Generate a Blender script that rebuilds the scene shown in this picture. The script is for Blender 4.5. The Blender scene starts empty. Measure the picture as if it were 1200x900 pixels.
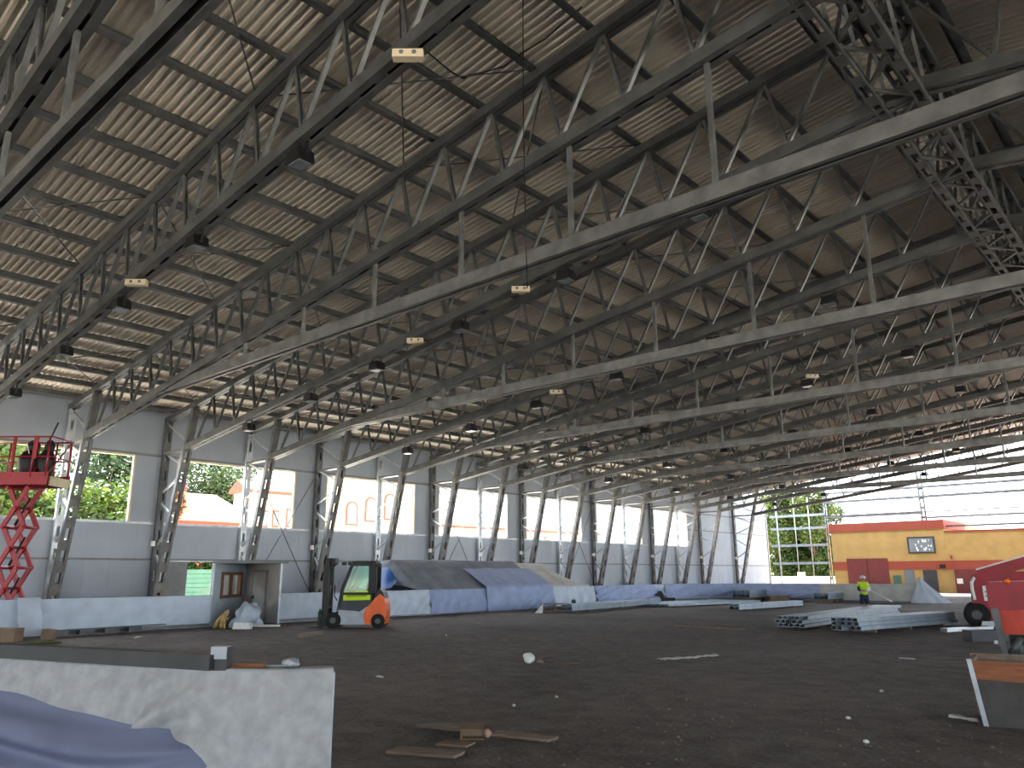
import bpy, math, random
from mathutils import Vector, Matrix
import numpy as np
random.seed(7)
S = bpy.context.scene
COL = S.collection
PI = math.pi

# ------------------------------------------------------------------ camera
H = 2.05
F_PX, PITCH, ROLL, YAW = 904.137, math.radians(13.838), math.radians(-0.284), math.radians(-42.001)
FW = Vector((math.sin(YAW)*math.cos(PITCH), math.cos(YAW)*math.cos(PITCH), math.sin(PITCH)))
R0 = Vector((math.cos(YAW), -math.sin(YAW), 0)); U0 = R0.cross(FW)
RT = math.cos(ROLL)*R0 + math.sin(ROLL)*U0
UP = -math.sin(ROLL)*R0 + math.cos(ROLL)*U0
CAM = Vector((0, 0, H))
cd = bpy.data.cameras.new('camera'); cam = bpy.data.objects.new('camera', cd); COL.objects.link(cam)
cd.sensor_width = 36; cd.lens = F_PX*36/1200; cd.clip_end = 2000; cd.clip_start = .05
M = Matrix((RT, UP, -FW)).transposed().to_4x4(); M.translation = CAM
cam.matrix_world = M
S.camera = cam
FACE = -YAW          # a thing turned by this angle has its local x to the camera's right and y away from it

def ray(px, py):
    return FW + RT*((px-600)/F_PX) - UP*((py-450)/F_PX)
def turn(p):            # angle that turns a thing to face the camera from where it stands, and the cosine of its bearing
    a = math.atan2(-(p.x), p.y); return a, math.cos(a-FACE)
def fl(px, py, z=0.0):
    d = ray(px, py); return CAM + d*((z-H)/d.z)
def onx(px, py, X):
    d = ray(px, py); return CAM + d*(X/d.x)
def ony(px, py, Y):
    d = ray(px, py); return CAM + d*(Y/d.y)

# ------------------------------------------------------------------ materials
def lin(c):
    return tuple(((v/255)/12.92 if v/255 <= .04045 else ((v/255+.055)/1.055)**2.4) for v in c)
MATS = {}
def mat(name, rgb, rough=.6, metal=0., var=.12, scale=3., bump=0., bscale=20., rgb2=None, stretch=None, spec=.4):
    m = bpy.data.materials.new(name); m.use_nodes = True
    nt = m.node_tree; b = nt.nodes['Principled BSDF']
    b.inputs['Roughness'].default_value = rough; b.inputs['Metallic'].default_value = metal
    b.inputs['Specular IOR Level'].default_value = spec
    tc = nt.nodes.new('ShaderNodeTexCoord'); mp = nt.nodes.new('ShaderNodeMapping')
    nt.links.new(tc.outputs['Object'], mp.inputs[0])
    if stretch: mp.inputs['Scale'].default_value = stretch
    n = nt.nodes.new('ShaderNodeTexNoise'); n.inputs['Scale'].default_value = scale; n.inputs['Detail'].default_value = 5
    nt.links.new(mp.outputs[0], n.inputs['Vector'])
    cr = nt.nodes.new('ShaderNodeValToRGB')
    c = lin(rgb); c2 = lin(rgb2) if rgb2 else tuple(v*(1-var*2) for v in c)
    c1 = c if rgb2 else tuple(min(1, v*(1+var)) for v in c)
    cr.color_ramp.elements[0].color = (*c2, 1); cr.color_ramp.elements[1].color = (*c1, 1)
    cr.color_ramp.elements[0].position = .33; cr.color_ramp.elements[1].position = .67
    nt.links.new(n.outputs['Fac'], cr.inputs[0]); nt.links.new(cr.outputs[0], b.inputs['Base Color'])
    if bump:
        n2 = nt.nodes.new('ShaderNodeTexNoise'); n2.inputs['Scale'].default_value = bscale; n2.inputs['Detail'].default_value = 6
        nt.links.new(mp.outputs[0], n2.inputs['Vector'])
        bp = nt.nodes.new('ShaderNodeBump'); bp.inputs['Strength'].default_value = bump; bp.inputs['Distance'].default_value = .05
        nt.links.new(n2.outputs['Fac'], bp.inputs['Height']); nt.links.new(bp.outputs[0], b.inputs['Normal'])
    MATS[name] = m
    return m
STEEL = mat('galvanised_steel', (120, 122, 122), .42, .55, .15, 2.5)
STEELD = mat('dark_steel', (96, 98, 98), .5, .5, .15, 2.)
STOCK = mat('stock_steel', (128, 140, 150), .4, .45, .1, 3.)
STEELB = mat('bright_steel', (178, 184, 188), .38, .5, .1, 3.)
ROOF = mat('roof_sheet', (222, 212, 196), .38, 0, .06, .35, spec=.9)
PANEL = mat('sandwich_panel', (158, 168, 179), .55, 0, .05, .5)
TRIM = mat('panel_trim', (120, 124, 126), .5, .2, .08, 2)
CREAM = mat('cream_flashing', (214, 204, 172), .6, 0, .08, 2)
DIRT = bpy.data.materials.new('dirt'); DIRT.use_nodes = True
def _dirt(nt):
    b = nt.nodes['Principled BSDF']; b.inputs['Roughness'].default_value = .9; b.inputs['Specular IOR Level'].default_value = .3
    tc = nt.nodes.new('ShaderNodeTexCoord'); ns = []
    for sc, dt in ((.18, 4), (2.2, 6), (14, 5)):
        n = nt.nodes.new('ShaderNodeTexNoise'); n.inputs['Scale'].default_value = sc; n.inputs['Detail'].default_value = dt; nt.links.new(tc.outputs['Object'], n.inputs['Vector']); ns.append(n)
    def mth(op, a, b_):
        m = nt.nodes.new('ShaderNodeMath'); m.operation = op
        for k, v in enumerate((a, b_)):
            if isinstance(v, (int, float)): m.inputs[k].default_value = v
            else: nt.links.new(v, m.inputs[k])
        return m.outputs[0]
    t = mth('ADD', mth('MULTIPLY', ns[0].outputs['Fac'], .4), mth('ADD', mth('MULTIPLY', ns[1].outputs['Fac'], .32), mth('MULTIPLY', ns[2].outputs['Fac'], .28)))
    cr = nt.nodes.new('ShaderNodeValToRGB'); e = cr.color_ramp.elements
    e[0].position = .38; e[0].color = (*lin((76, 69, 65)), 1); e[1].position = .62; e[1].color = (*lin((126, 118, 113)), 1)
    nt.links.new(t, cr.inputs[0]); nt.links.new(cr.outputs[0], b.inputs['Base Color'])
    bp = nt.nodes.new('ShaderNodeBump'); bp.inputs['Strength'].default_value = 1.0; bp.inputs['Distance'].default_value = .09
    nt.links.new(mth('ADD', ns[1].outputs['Fac'], mth('MULTIPLY', ns[2].outputs['Fac'], .5)), bp.inputs['Height']); nt.links.new(bp.outputs[0], b.inputs['Normal'])
_dirt(DIRT.node_tree)
GRAVEL = mat('pale_gravel', (206, 198, 184), .95, 0, .12, .6, .3, 8)
WBOARD = mat('white_board', (186, 198, 212), .5, 0, .06, 1.2)
SHEETW = mat('dirty_white_sheet', (166, 167, 168), .85, 0, .12, 7, .12, 60, rgb2=(146, 147, 148))
SHEETN = mat('near_blue_sheet', (106, 112, 136), .75, 0, .06, 2)
SHEETB = mat('pale_blue_sheet', (158, 172, 206), .75, 0, .06, 2)
SHEETL = mat('pale_grey_sheet', (200, 212, 226), .75, 0, .06, 2)
SHEETG = mat('grey_tarp', (128, 134, 144), .75, 0, .1, 1.5)
SHEETT = mat('tan_grey_tarp', (196, 194, 190), .8, 0, .08, 1.5)
TARPB = mat('bright_blue_tarp', (40, 110, 190), .6, 0, .1, 2)
RED = mat('red_paint', (146, 16, 34), .4, .05, .12, 3)
ORANGE = mat('orange_paint', (226, 96, 26), .4, 0, .08, 3)
ORED = mat('orange_red_paint', (196, 62, 40), .5, 0, .12, 3)
BLACK = mat('black_metal', (26, 26, 28), .5, .1, .15, 4)
RUBBER = mat('tyre_rubber', (30, 30, 30), .85, 0, .15, 6)
SILVER = mat('silver_paint', (150, 156, 162), .42, .25, .06, 3)
DGREY = mat('dark_grey_paint', (58, 60, 64), .5, .1, .1, 3)
NEON = mat('neon_green', (190, 226, 10), .6, 0, .04, 3)
WOOD = mat('plywood', (128, 113, 98), .8, 0, .18, 4, .2, 20, stretch=(1, 6, 6))
WOODO = mat('orange_wood', (138, 84, 54), .7, 0, .15, 4, stretch=(1, 6, 6))
CARD = mat('cardboard', (134, 114, 94), .9, 0, .1, 3)
PAPER = mat('white_paper', (226, 226, 222), .8, 0, .06, 8)
DSTEEL = mat('dull_dark_steel', (52, 54, 53), .55, .1, .12, 3)
OCHRE = mat('ochre_plaster', (174, 142, 86), .85, 0, .06, 1.0)
OCHREB = mat('cream_plaster', (244, 214, 158), .85, 0, .05, .6)
TERRA = mat('terracotta_band', (146, 68, 50), .8, 0, .06, 1)
ROOFT = mat('pink_roof_tile', (214, 142, 120), .8, 0, .08, 1.5)
MAROON = mat('maroon_door', (108, 48, 46), .6, 0, .08, 1, stretch=(6, 1, 1))
LENS = mat('floodlight_glass', (130, 140, 146), .15, .3, .05, 3)
FIX = mat('fixture_plastic', (222, 206, 176), .5, 0, .05, 3)
SKIN = mat('skin', (198, 142, 112), .6, 0, .05, 5)
HIVIS = mat('hi_vis_yellow', (186, 226, 40), .7, 0, .08, 8)
NAVY = mat('navy_cloth', (40, 46, 66), .85, 0, .1, 8)
GREYB = mat('grey_beard', (70, 60, 54), .9)
HELMET = mat('white_helmet', (226, 226, 230), .35, 0, .03, 4)
TAN = mat('tan_rag', (196, 168, 112), .9, 0, .2, 6)
BARK = mat('bark', (92, 74, 58), .9, 0, .2, 4)
GREENFENCE = mat('pale_green_fence', (62, 98, 80), .7, 0, .05, 2)
HUTW = mat('hut_panel', (178, 190, 200), .6, 0, .06, 1.5)
HUTD = mat('hut_door', (168, 164, 156), .6, 0, .06, 1.5)
GLASSM = bpy.data.materials.new('window_glass'); GLASSM.use_nodes = True
_b = GLASSM.node_tree.nodes['Principled BSDF']
_n = GLASSM.node_tree.nodes.new('ShaderNodeTexNoise'); _n.inputs['Scale'].default_value = 1.5
_r = GLASSM.node_tree.nodes.new('ShaderNodeValToRGB'); _r.color_ramp.elements[0].color = (.10, .12, .13, 1); _r.color_ramp.elements[1].color = (.22, .25, .26, 1)
GLASSM.node_tree.links.new(_n.outputs['Fac'], _r.inputs[0]); GLASSM.node_tree.links.new(_r.outputs[0], _b.inputs['Base Color'])
_b.inputs['Roughness'].default_value = .08; _b.inputs['Metallic'].default_value = 0
def leafmat(name, a, b_, c):
    m = bpy.data.materials.new(name); m.use_nodes = True; nt = m.node_tree; b = nt.nodes['Principled BSDF']
    b.inputs['Roughness'].default_value = .6
    tc = nt.nodes.new('ShaderNodeTexCoord'); n = nt.nodes.new('ShaderNodeTexNoise'); n.inputs['Scale'].default_value = .9; n.inputs['Detail'].default_value = 6
    nt.links.new(tc.outputs['Object'], n.inputs['Vector'])
    cr = nt.nodes.new('ShaderNodeValToRGB'); e = cr.color_ramp.elements
    e[0].position = .32; e[0].color = (*lin(a), 1); e[1].position = .68; e[1].color = (*lin(c), 1); k = e.new(.5); k.color = (*lin(b_), 1)
    nt.links.new(n.outputs['Fac'], cr.inputs[0]); nt.links.new(cr.outputs[0], b.inputs['Base Color'])
    tr = nt.nodes.new('ShaderNodeBsdfTranslucent'); nt.links.new(cr.outputs[0], tr.inputs['Color'])
    mx = nt.nodes.new('ShaderNodeMixShader'); mx.inputs[0].default_value = .35
    nt.links.new(b.outputs[0], mx.inputs[1]); nt.links.new(tr.outputs[0], mx.inputs[2])
    nt.links.new(mx.outputs[0], nt.nodes['Material Output'].inputs['Surface'])
    return m
LEAFA = leafmat('leaves_green', (28, 44, 18), (39, 60, 23), (60, 82, 35))
LEAFB = leafmat('leaves_yellow_green', (44, 62, 18), (62, 82, 25), (92, 102, 40))
LEAFC = leafmat('leaves_dark', (28, 44, 22), (41, 62, 30), (64, 86, 42))
LEAFR = leafmat('leaves_rust', (120, 80, 50), (150, 104, 64), (176, 130, 90))

# ------------------------------------------------------------------ mesh builder
class MB:
    def __init__(s): s.v = []; s.f = []; s.smooth = []
    def add(s, vs, fs, smooth=False):
        o = len(s.v); s.v += [tuple(v) for v in vs]; s.f += [tuple(i+o for i in f) for f in fs]; s.smooth += [smooth]*len(fs)
        return s
    def hexa(s, p):      # 8 corners: bottom 4 (ccw) then top 4
        return s.add(p, [(3, 2, 1, 0), (4, 5, 6, 7), (0, 1, 5, 4), (1, 2, 6, 5), (2, 3, 7, 6), (3, 0, 4, 7)])
    def box(s, c, d):
        x, y, z = c; a, b, h = d[0]/2, d[1]/2, d[2]/2
        return s.hexa([(x-a, y-b, z-h), (x+a, y-b, z-h), (x+a, y+b, z-h), (x-a, y+b, z-h), (x-a, y-b, z+h), (x+a, y-b, z+h), (x+a, y+b, z+h), (x-a, y+b, z+h)])
    def bb(s, x0, x1, y0, y1, z0, z1):
        return s.box(((x0+x1)/2, (y0+y1)/2, (z0+z1)/2), (abs(x1-x0), abs(y1-y0), abs(z1-z0)))
    def beam(s, A, B, w, h, side=(0, 1, 0), off=(0, 0)):
        A = Vector(A); B = Vector(B); d = (B-A).normalized(); sd = Vector(side); sd = (sd - d*sd.dot(d))
        if sd.length < 1e-4: sd = Vector((1, 0, 0)) - d*d.x
        sd.normalize(); up = sd.cross(d) if abs(sd.cross(d).z) < 1e-6 or sd.cross(d).z > 0 else d.cross(sd)
        o = sd*off[0]+up*off[1]; A = A+o; B = B+o; a = sd*w/2; b = up*h/2
        return s.hexa([A-a-b, A+a-b, B+a-b, B-a-b, A-a+b, A+a+b, B+a+b, B-a+b])
    def tube(s, pts, r, n=8, cap=True):
        pts = [Vector(p) for p in pts]; rs = r if isinstance(r, (list, tuple)) else [r]*len(pts)
        o = len(s.v); prev = None
        for i, p in enumerate(pts):
            d = (pts[min(i+1, len(pts)-1)]-pts[max(i-1, 0)]).normalized()
            if prev is None: q = d.orthogonal().normalized()
            else: q = (prev-d*prev.dot(d)).normalized()
            prev = q; w = d.cross(q)
            for k in range(n):
                a = 2*PI*k/n; s.v.append(tuple(p+(q*math.cos(a)+w*math.sin(a))*rs[i]))
        for i in range(len(pts)-1):
            for k in range(n):
                s.f.append((o+i*n+k, o+i*n+(k+1) % n, o+(i+1)*n+(k+1) % n, o+(i+1)*n+k)); s.smooth.append(True)
        if cap:
            s.f.append(tuple(o+k for k in range(n))[::-1]); s.f.append(tuple(o+(len(pts)-1)*n+k for k in range(n))); s.smooth += [False]*2
        return s
    def prism(s, poly, axis, a, b):       # poly in the two other axes, extruded along axis from a to b
        n = len(poly)
        def P(u, v, w):
            return {'y': (u, w, v), 'x': (w, u, v), 'z': (u, v, w)}[axis]
        vs = [P(u, v, a) for u, v in poly]+[P(u, v, b) for u, v in poly]
        fs = [tuple(range(n))[::-1], tuple(range(n, 2*n))]+[(i, (i+1) % n, n+(i+1) % n, n+i) for i in range(n)]
        return s.add(vs, fs)
    def grid(s, P, smooth=True):          # P[i][j]
        ni, nj = len(P), len(P[0])
        return s.add([p for r_ in P for p in r_], [(i*nj+j, i*nj+j+1, (i+1)*nj+j+1, (i+1)*nj+j) for i in range(ni-1) for j in range(nj-1)], smooth)
    def blob(s, c, r, seed=0, amp=.25, nu=14, nv=10, zmin=None):
        rnd = random.Random(seed); ph = [rnd.uniform(0, 6.28) for _ in range(9)]
        P = []
        for j in range(nv+1):
            t = PI*j/nv; row = []
            for i in range(nu+1):
                a = 2*PI*(i % nu)/nu
                k = 1+amp*(math.sin(2*a+ph[0]+2*t)*.5+math.sin(3*a+ph[1]-3*t)*.4+math.sin(5*a+ph[2]+4*t)*.3)*math.sin(t)
                z = c[2]+r[2]*math.cos(t)*k
                if zmin is not None: z = max(z, zmin)
                row.append((c[0]+r[0]*math.sin(t)*math.cos(a)*k, c[1]+r[1]*math.sin(t)*math.sin(a)*k, z))
            P.append(row)
        return s.grid(P)
    def mesh(s, name, m=None):
        me = bpy.data.meshes.new(name); me.from_pydata(s.v, [], s.f); 
        me.polygons.foreach_set('use_smooth', s.smooth)
        if m: me.materials.append(m)
        me.update(); return me
    def build(s, name, m, parent=None, loc=None, rotz=0):
        return obj(name, s.mesh(name, m), parent, loc, rotz)
def obj(name, me, parent=None, loc=None, rotz=0):
    o = bpy.data.objects.new(name, me); COL.objects.link(o)
    if parent: o.parent = parent
    if loc is not None: o.location = loc
    if rotz: o.rotation_euler = (0, 0, rotz)
    return o
def tag(o, label, cat, group=None, kind=None):
    o['label'] = label; o['category'] = cat
    if group: o['group'] = group
    if kind: o['kind'] = kind
    return o
def thing(name, label, cat, loc=(0, 0, 0), rotz=0, group=None):
    o = bpy.data.objects.new(name, None); COL.objects.link(o); o.empty_display_size = .2
    o.location = loc; o.rotation_euler = (0, 0, rotz)
    return tag(o, label, cat, group)
def struct(name, mb, m):
    o = mb.build(name, m); o['kind'] = 'structure'; return o
ORD = 'first second third fourth fifth sixth seventh eighth ninth tenth eleventh twelfth thirteenth fourteenth fifteenth sixteenth seventeenth eighteenth nineteenth twentieth'.split()
ORD += ['twenty-'+w for w in ORD[:9]]

# ------------------------------------------------------------------ hall dimensions
XW = -40.22; SP = 4.659; Y1 = 12.866
XI = XW+2.568; ZBC = 8.24; ZOC = 9.958; MT = .135; MBT = .128; XR = -3.3; ZTIE = 9.222; NODE = 1.78
YS = {i: Y1+(i-1)*SP for i in range(-1, 15)}; YS[16] = 81.2
IDX = list(range(-1, 15))+[16]
YEND = 90.0; YNEAR = -30.0
def ztop(x): 
    x = x if x <= XR else 2*XR-x
    return ZOC+MT*(x-XW)
def zbot(x):
    x = x if x <= XR else 2*XR-x
    return ZBC+MBT*(x-XI)
XRW = 2*XR-XW

# ------------------------------------------------------------------ setting
mb = MB(); n = 48
mb.grid([[(x, y, 0) for y in np.linspace(-34, 92, n)] for x in np.linspace(XW, XRW, n)], False)
struct('floor', mb, DIRT)
mb = MB(); mb.add([(-400, -300, -.04), (400, -300, -.04), (400, 500, -.04), (-400, 500, -.04)], [(0, 1, 2, 3)])
g = struct('ground', mb, GRAVEL)

# corrugated roof sheets, ribs running down the slope
def roof_side(x0, x1, ya, yb):
    ys = []; zs = []; y = ya; p = .22
    while y < yb:
        ys += [y, y+.075, y+.11, y+.185]; zs += [0, 0, .05, .05]; y += p
    ys.append(yb); zs.append(0)
    xs = np.linspace(x0, x1, 3)
    m_ = MB()
    for dz in (0.0,):
        m_.grid([[(x, yy, ztop(x)+.46+zz+dz) for yy, zz in zip(ys, zs)] for x in xs], False)
    return m_
mb = roof_side(XW-.5, XR, YNEAR, 82.6); mb2 = roof_side(XR, XRW+.5, YNEAR, 82.6)
mb.add(mb2.v, mb2.f)
struct('ceiling', mb, ROOF)

# long wall with its band of openings
ZS, ZH, ZSEAM, ZTOP = 4.6, 8.09, 2.85, 10.44
opens = []
for k in range(-5, 6):
    a = 18.25+9.325*k; b = a+7.2
    if a < YNEAR: a = YNEAR+.5
    if k == 5: b = 71.2
    opens.append((a, b))
DY0, DY1, DZ = 18.0, 20.75, 2.75
T = .12
mb = MB()
def wp(y0, y1, z0, z1): mb.bb(XW-T, XW, y0, y1, z0, z1)
wp(YNEAR, DY0, 0, ZS); wp(DY1, YEND, 0, ZS); wp(DY0, DY1, DZ, ZS); wp(YNEAR, YEND, ZH, ZTOP)
yy = YNEAR
for a, b in opens:
    if a > yy: wp(yy, a, ZS, ZH)
    yy = b
wp(yy, YEND, ZS, ZH)
# vertical panel joints as shallow cover strips
for k in range(int((YEND-YNEAR)/1.165)):
    y = YNEAR+k*1.165
    if not (DY0-.05 < y < DY1+.05): mb.bb(XW, XW+.006, y-.012, y+.012, 0, ZS)
struct('wall_left', mb, PANEL)
mb = MB()
mb.bb(XRW, XRW+T, YNEAR, YEND, ZH, ZTOP)
struct('wall_right', mb, PANEL)
mb = MB(); mb.prism([(XW, 7.0), (XRW, 7.0), (XRW, ZTOP), (XR, ztop(XR)+.4), (XW, ZTOP)], 'y', YNEAR-T, YNEAR)  # unseen wall added behind the camera to limit light, open below for the ceiling
struct('wall_back_unseen', mb, PANEL)
mb = MB()
for z in (ZSEAM,):
    mb.bb(XW, XW+.05, YNEAR, YEND, z-.05, z+.05)
struct('trim_1', mb, TRIM)
mb = MB(); mb.bb(XW-.16, XW+.07, YNEAR, 71.2, ZS-.02, ZS+.1); struct('trim_2', mb, STEELB)
mb = MB(); mb.bb(XW, XW+.06, YNEAR, YEND, ZH-.06, ZH+.06); struct('trim_3', mb, TRIM)
mb = MB()
for z in (6.35, 9.1):
    mb.bb(XW, XW+.05, 71.3, YEND, z-.05, z+.05)
struct('trim_4', mb, TRIM)
for k, (a, b) in enumerate(opens):
    mb = MB()
    mb.bb(XW-.16, XW+.03, a, a+.1, ZS+.1, ZH-.06); mb.bb(XW-.16, XW+.03, b-.1, b, ZS+.1, ZH-.06)
    mb.bb(XW-.16, XW-.02, a+.1, b-.1, ZH-.14, ZH-.06)
    struct('window_%d' % (k+1), mb, CREAM)
# sliding door in the wall, one leaf shut
mb = MB(); mb.bb(XW-.1, XW+.04, DY0-.08, DY0, 0, DZ+.08); mb.bb(XW-.1, XW+.04, DY1, DY1+.08, 0, DZ+.08); mb.bb(XW-.1, XW+.04, DY0, DY1, DZ, DZ+.08)
d1 = struct('door_1', mb, STEELB)
mb = MB(); mb.bb(XW-.07, XW-.02, DY0, DY0+1.35, 0, DZ); mb.build('door_leaf', TRIM, d1)

# ------------------------------------------------------------------ columns
def chan(m_, A, B, w=.40, h=.30, pitch=.89, slot=.5, t=.025, fl_=.145, start=.3):
    """two steel channels facing each other, joined by batten plates that leave slots"""
    A = Vector(A); B = Vector(B); L = (B-A).length; d = (B-A)/L
    for s_ in (-1, 1):
        m_.beam(A, B, t, h, off=(s_*(w/2-t/2), 0))
        for q in (-1, 1): m_.beam(A, B, fl_, t, off=(s_*(w/2-fl_/2-t*.5), q*(h/2-t/2)))
    gw = w-2*fl_-t+.03; k = start
    while k < L-.1:
        e = min(k+pitch-slot, L)
        for q in (-1, 1): m_.beam(A+d*k, A+d*e, gw, t*.7, off=(0, q*(h/2-t)))
        k += pitch
    return m_
def leg_x(z): return .35+(2.568-.35)*(z/ZBC)
zi_top = 9.958+.135*3.0-.15
outer_lit_me = chan(MB(), (.22, 0, 0), (.22, 0, ZOC-.1), .36, .2, 1.0, .5, fl_=.09).mesh('outer_leg', STEELB)
outer_shaded_me = chan(MB(), (.22, 0, 0), (.22, 0, ZOC-.1), .36, .2, 1.0, .5, fl_=.09).mesh('outer_leg', STEELD)  # same leg again, darker: lit and shaded looks put into the steel colour
inner_me = chan(MB(), (.5, 0, 0), (leg_x(ZBC+.1), 0, ZBC+.1), .46, .24, 1.0, .5, fl_=.115).mesh('inner_leg', STEEL)
upper_me = chan(MB(), (leg_x(ZBC+.1), 0, ZBC+.1), (leg_x(zi_top), 0, zi_top), .34, .26, 1.0, .55).mesh('inner_leg_head', STEELD)
plate_me = MB().bb(-.15, .85, -.26, .26, 0, .05).mesh('base_plate', STEELD)
lace = []
zz = [.9, 2.3, 3.6, 4.9, 6.2, 7.4]
for a, z in enumerate(zz):
    z2 = z+.75
    lace.append(MB().beam((.3, 0, z2 if a % 2 else z), (leg_x(z if a % 2 else z2)-.05, 0, z if a % 2 else z2), .09, .09).mesh('lacing_bar', STEELB))
strut_me = MB().beam((.3, 0, ZBC-.05), (leg_x(ZBC)-.1, 0, ZBC-.05), .3, .12).mesh('cross_strut', STEEL)
brace_me = MB().beam((.3, 0, 9.7), (leg_x(8.5), 0, 8.5), .09, .09).mesh('knee_brace', STEELB)
box_me = MB().bb(.2, .42, -.30, -.17, 3.5, 3.75).mesh('junction_box', PAPER)
for i in range(0, 17):
    if i == 15: continue
    if i == 0: lab = 'lattice steel column nearest the camera, before the red scissor lift'
    else: lab = 'tapered lattice steel column, %s along the window wall right of the scissor lift' % ORD[i-1 if i < 15 else 14]
    t = thing('lattice_column', lab, 'column', (XW, YS[i], 0), 0, 'lattice columns along the window wall')
    obj('outer_leg', outer_lit_me if i % 2 else outer_shaded_me, t); obj('inner_leg', inner_me, t); obj('inner_leg_head', upper_me, t); obj('base_plate', plate_me, t)
    for l in lace: obj('lacing_bar', l, t)
    obj('cross_strut', strut_me, t); obj('knee_brace', brace_me, t)
    if i % 2 == 0:
        obj('junction_box', box_me, t)['label'] = 'small white junction box'

wb = 0
for i in (3, 6, 9):
    for s_ in (0, 1):
        ya, yb_ = (YS[i]+.25, YS[i+1]-.25) if s_ == 0 else (YS[i+1]-.25, YS[i]+.25)
        tag(MB().tube([(0, 0, 0), (0, yb_-ya, 7.0)], .03, 6).build('bracing_rod', STEEL, None, (XW+.42+.07*s_, ya, .9)), 'thin wall bracing rod %s, between %s and %s window wall columns' % (('falling left', 'falling right')[s_], ORD[i-1], ORD[i]), 'bracing rod', 'wall bracing rods')

# ------------------------------------------------------------------ roof trusses
def LX(x): return x-XW
tl_me = chan(MB(), (0.05, 0, ztop(XW)), (LX(XR), 0, ztop(XR)), .36, .26).mesh('top_chord', STEELD)
tr_me = chan(MB(), (LX(XR), 0, ztop(XR)), (LX(XRW), 0, ztop(XRW)), .36, .26).mesh('top_chord', STEELD)
bl_me = chan(MB(), (LX(XI)-.15, 0, zbot(XI)), (LX(XR), 0, zbot(XR)), .40, .30).mesh('bottom_chord', STEELD)
br_me = chan(MB(), (LX(XR), 0, zbot(XR)), (LX(2*XR-XI), 0, zbot(XI)), .40, .30).mesh('bottom_chord', STEELD)
tie_me = MB()
tx0 = XI+(ZTIE-ZBC)/MBT-.6; tx1 = 2*XR-tx0
for q in (-1, 1):
    tie_me.beam((LX(tx0), 0, ZTIE), (LX(tx1), 0, ZTIE), .03, .36, off=(q*.10, 0))
    tie_me.beam((LX(tx0), 0, ZTIE), (LX(tx1), 0, ZTIE), .09, .03, off=(q*.055, .165))
    tie_me.beam((LX(tx0), 0, ZTIE), (LX(tx1), 0, ZTIE), .12, .03, off=(q*.115, -.165))
tie_me = tie_me.mesh('tie_beam', STEEL)
def cweb(A, B, r):
    m_ = MB(); m_.beam(A, B, .10, .02, off=(0, 0)); m_.beam(A, B, .02, .07, off=(-.045, .03)); m_.beam(A, B, .02, .07, off=(.045, .03)); return m_
webs = []
for side in (1, -1):
    nmax = 20 if side == 1 else 16
    for k in range(nmax):
        xt = XR-.05-NODE*k; 
        for dx in (.25, -.75):
            xb = xt+NODE*dx
            if xb > XR-.1: continue
            if xb < XI+.3: xb = XI+.3
            if xt < XI+1.0: continue
            A = (LX(xt) if side == 1 else LX(2*XR-xt), 0, ztop(xt)-.1)
            B = (LX(xb) if side == 1 else LX(2*XR-xb), 0, zbot(xb)+.12)
            webs.append(cweb(B, A, .05).mesh('web_member', STEEL))
hang = []
for k in range(6):
    x = -6.2-3.56*k
    for xx in (x, 2*XR-x):
        hang.append(MB().beam((LX(xx), 0, ZTIE+.15), (LX(xx), 0, zbot(xx)-.1), .10, .10, side=(0, 1, 0)).mesh('hanger', STEEL))
for j, i in enumerate(IDX):
    odd = i % 2 != 0
    if i == 16: odd = False
    lab = 'grey steel roof truss, %s from the camera, %s' % (ORD[j], 'with a level tie on hangers' if odd else 'with floodlights under it' if i < 16 else 'last before the open end')
    t = thing('roof_truss', lab, 'roof truss', (XW, YS[i], 0), 0, 'roof trusses')
    obj('top_chord', tl_me, t); obj('top_chord', tr_me, t); obj('bottom_chord', bl_me, t); obj('bottom_chord', br_me, t)
    for w in webs: obj('web_member', w, t)
    if odd:
        obj('tie_beam', tie_me, t)
        for h in hang: obj('hanger', h, t)

# purlins
pz = MB(); 
pur_me = MB(); L_ = 82.4-YNEAR
pur_me.bb(-.03, .0, 0, L_, 0, .26); pur_me.bb(-.03, .15, 0, L_, 0, .02); pur_me.bb(.13, .15, 0, L_, .02, .06); pur_me.bb(-.16, 0, 0, L_, .24, .26)
pur_me = pur_me.mesh('purlin', STEELD)
for k in range(21):
    x = XR-.35-NODE*k
    if x < XW+.3: break
    n_up = 20-k
    tag(obj('purlin', pur_me, None, (x, YNEAR, ztop(x)+.15)), 'grey steel purlin under the roof sheets, %s down from the ridge on the window side' % ORD[k], 'purlin', 'purlins on the window side')
for k in range(12):
    x = XR+.35+NODE*k
    tag(obj('purlin', pur_me, None, (x, YNEAR, ztop(x)+.15)), 'grey steel purlin under the roof sheets, %s beyond the ridge girder' % ORD[k], 'purlin', 'purlins beyond the ridge')

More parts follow.
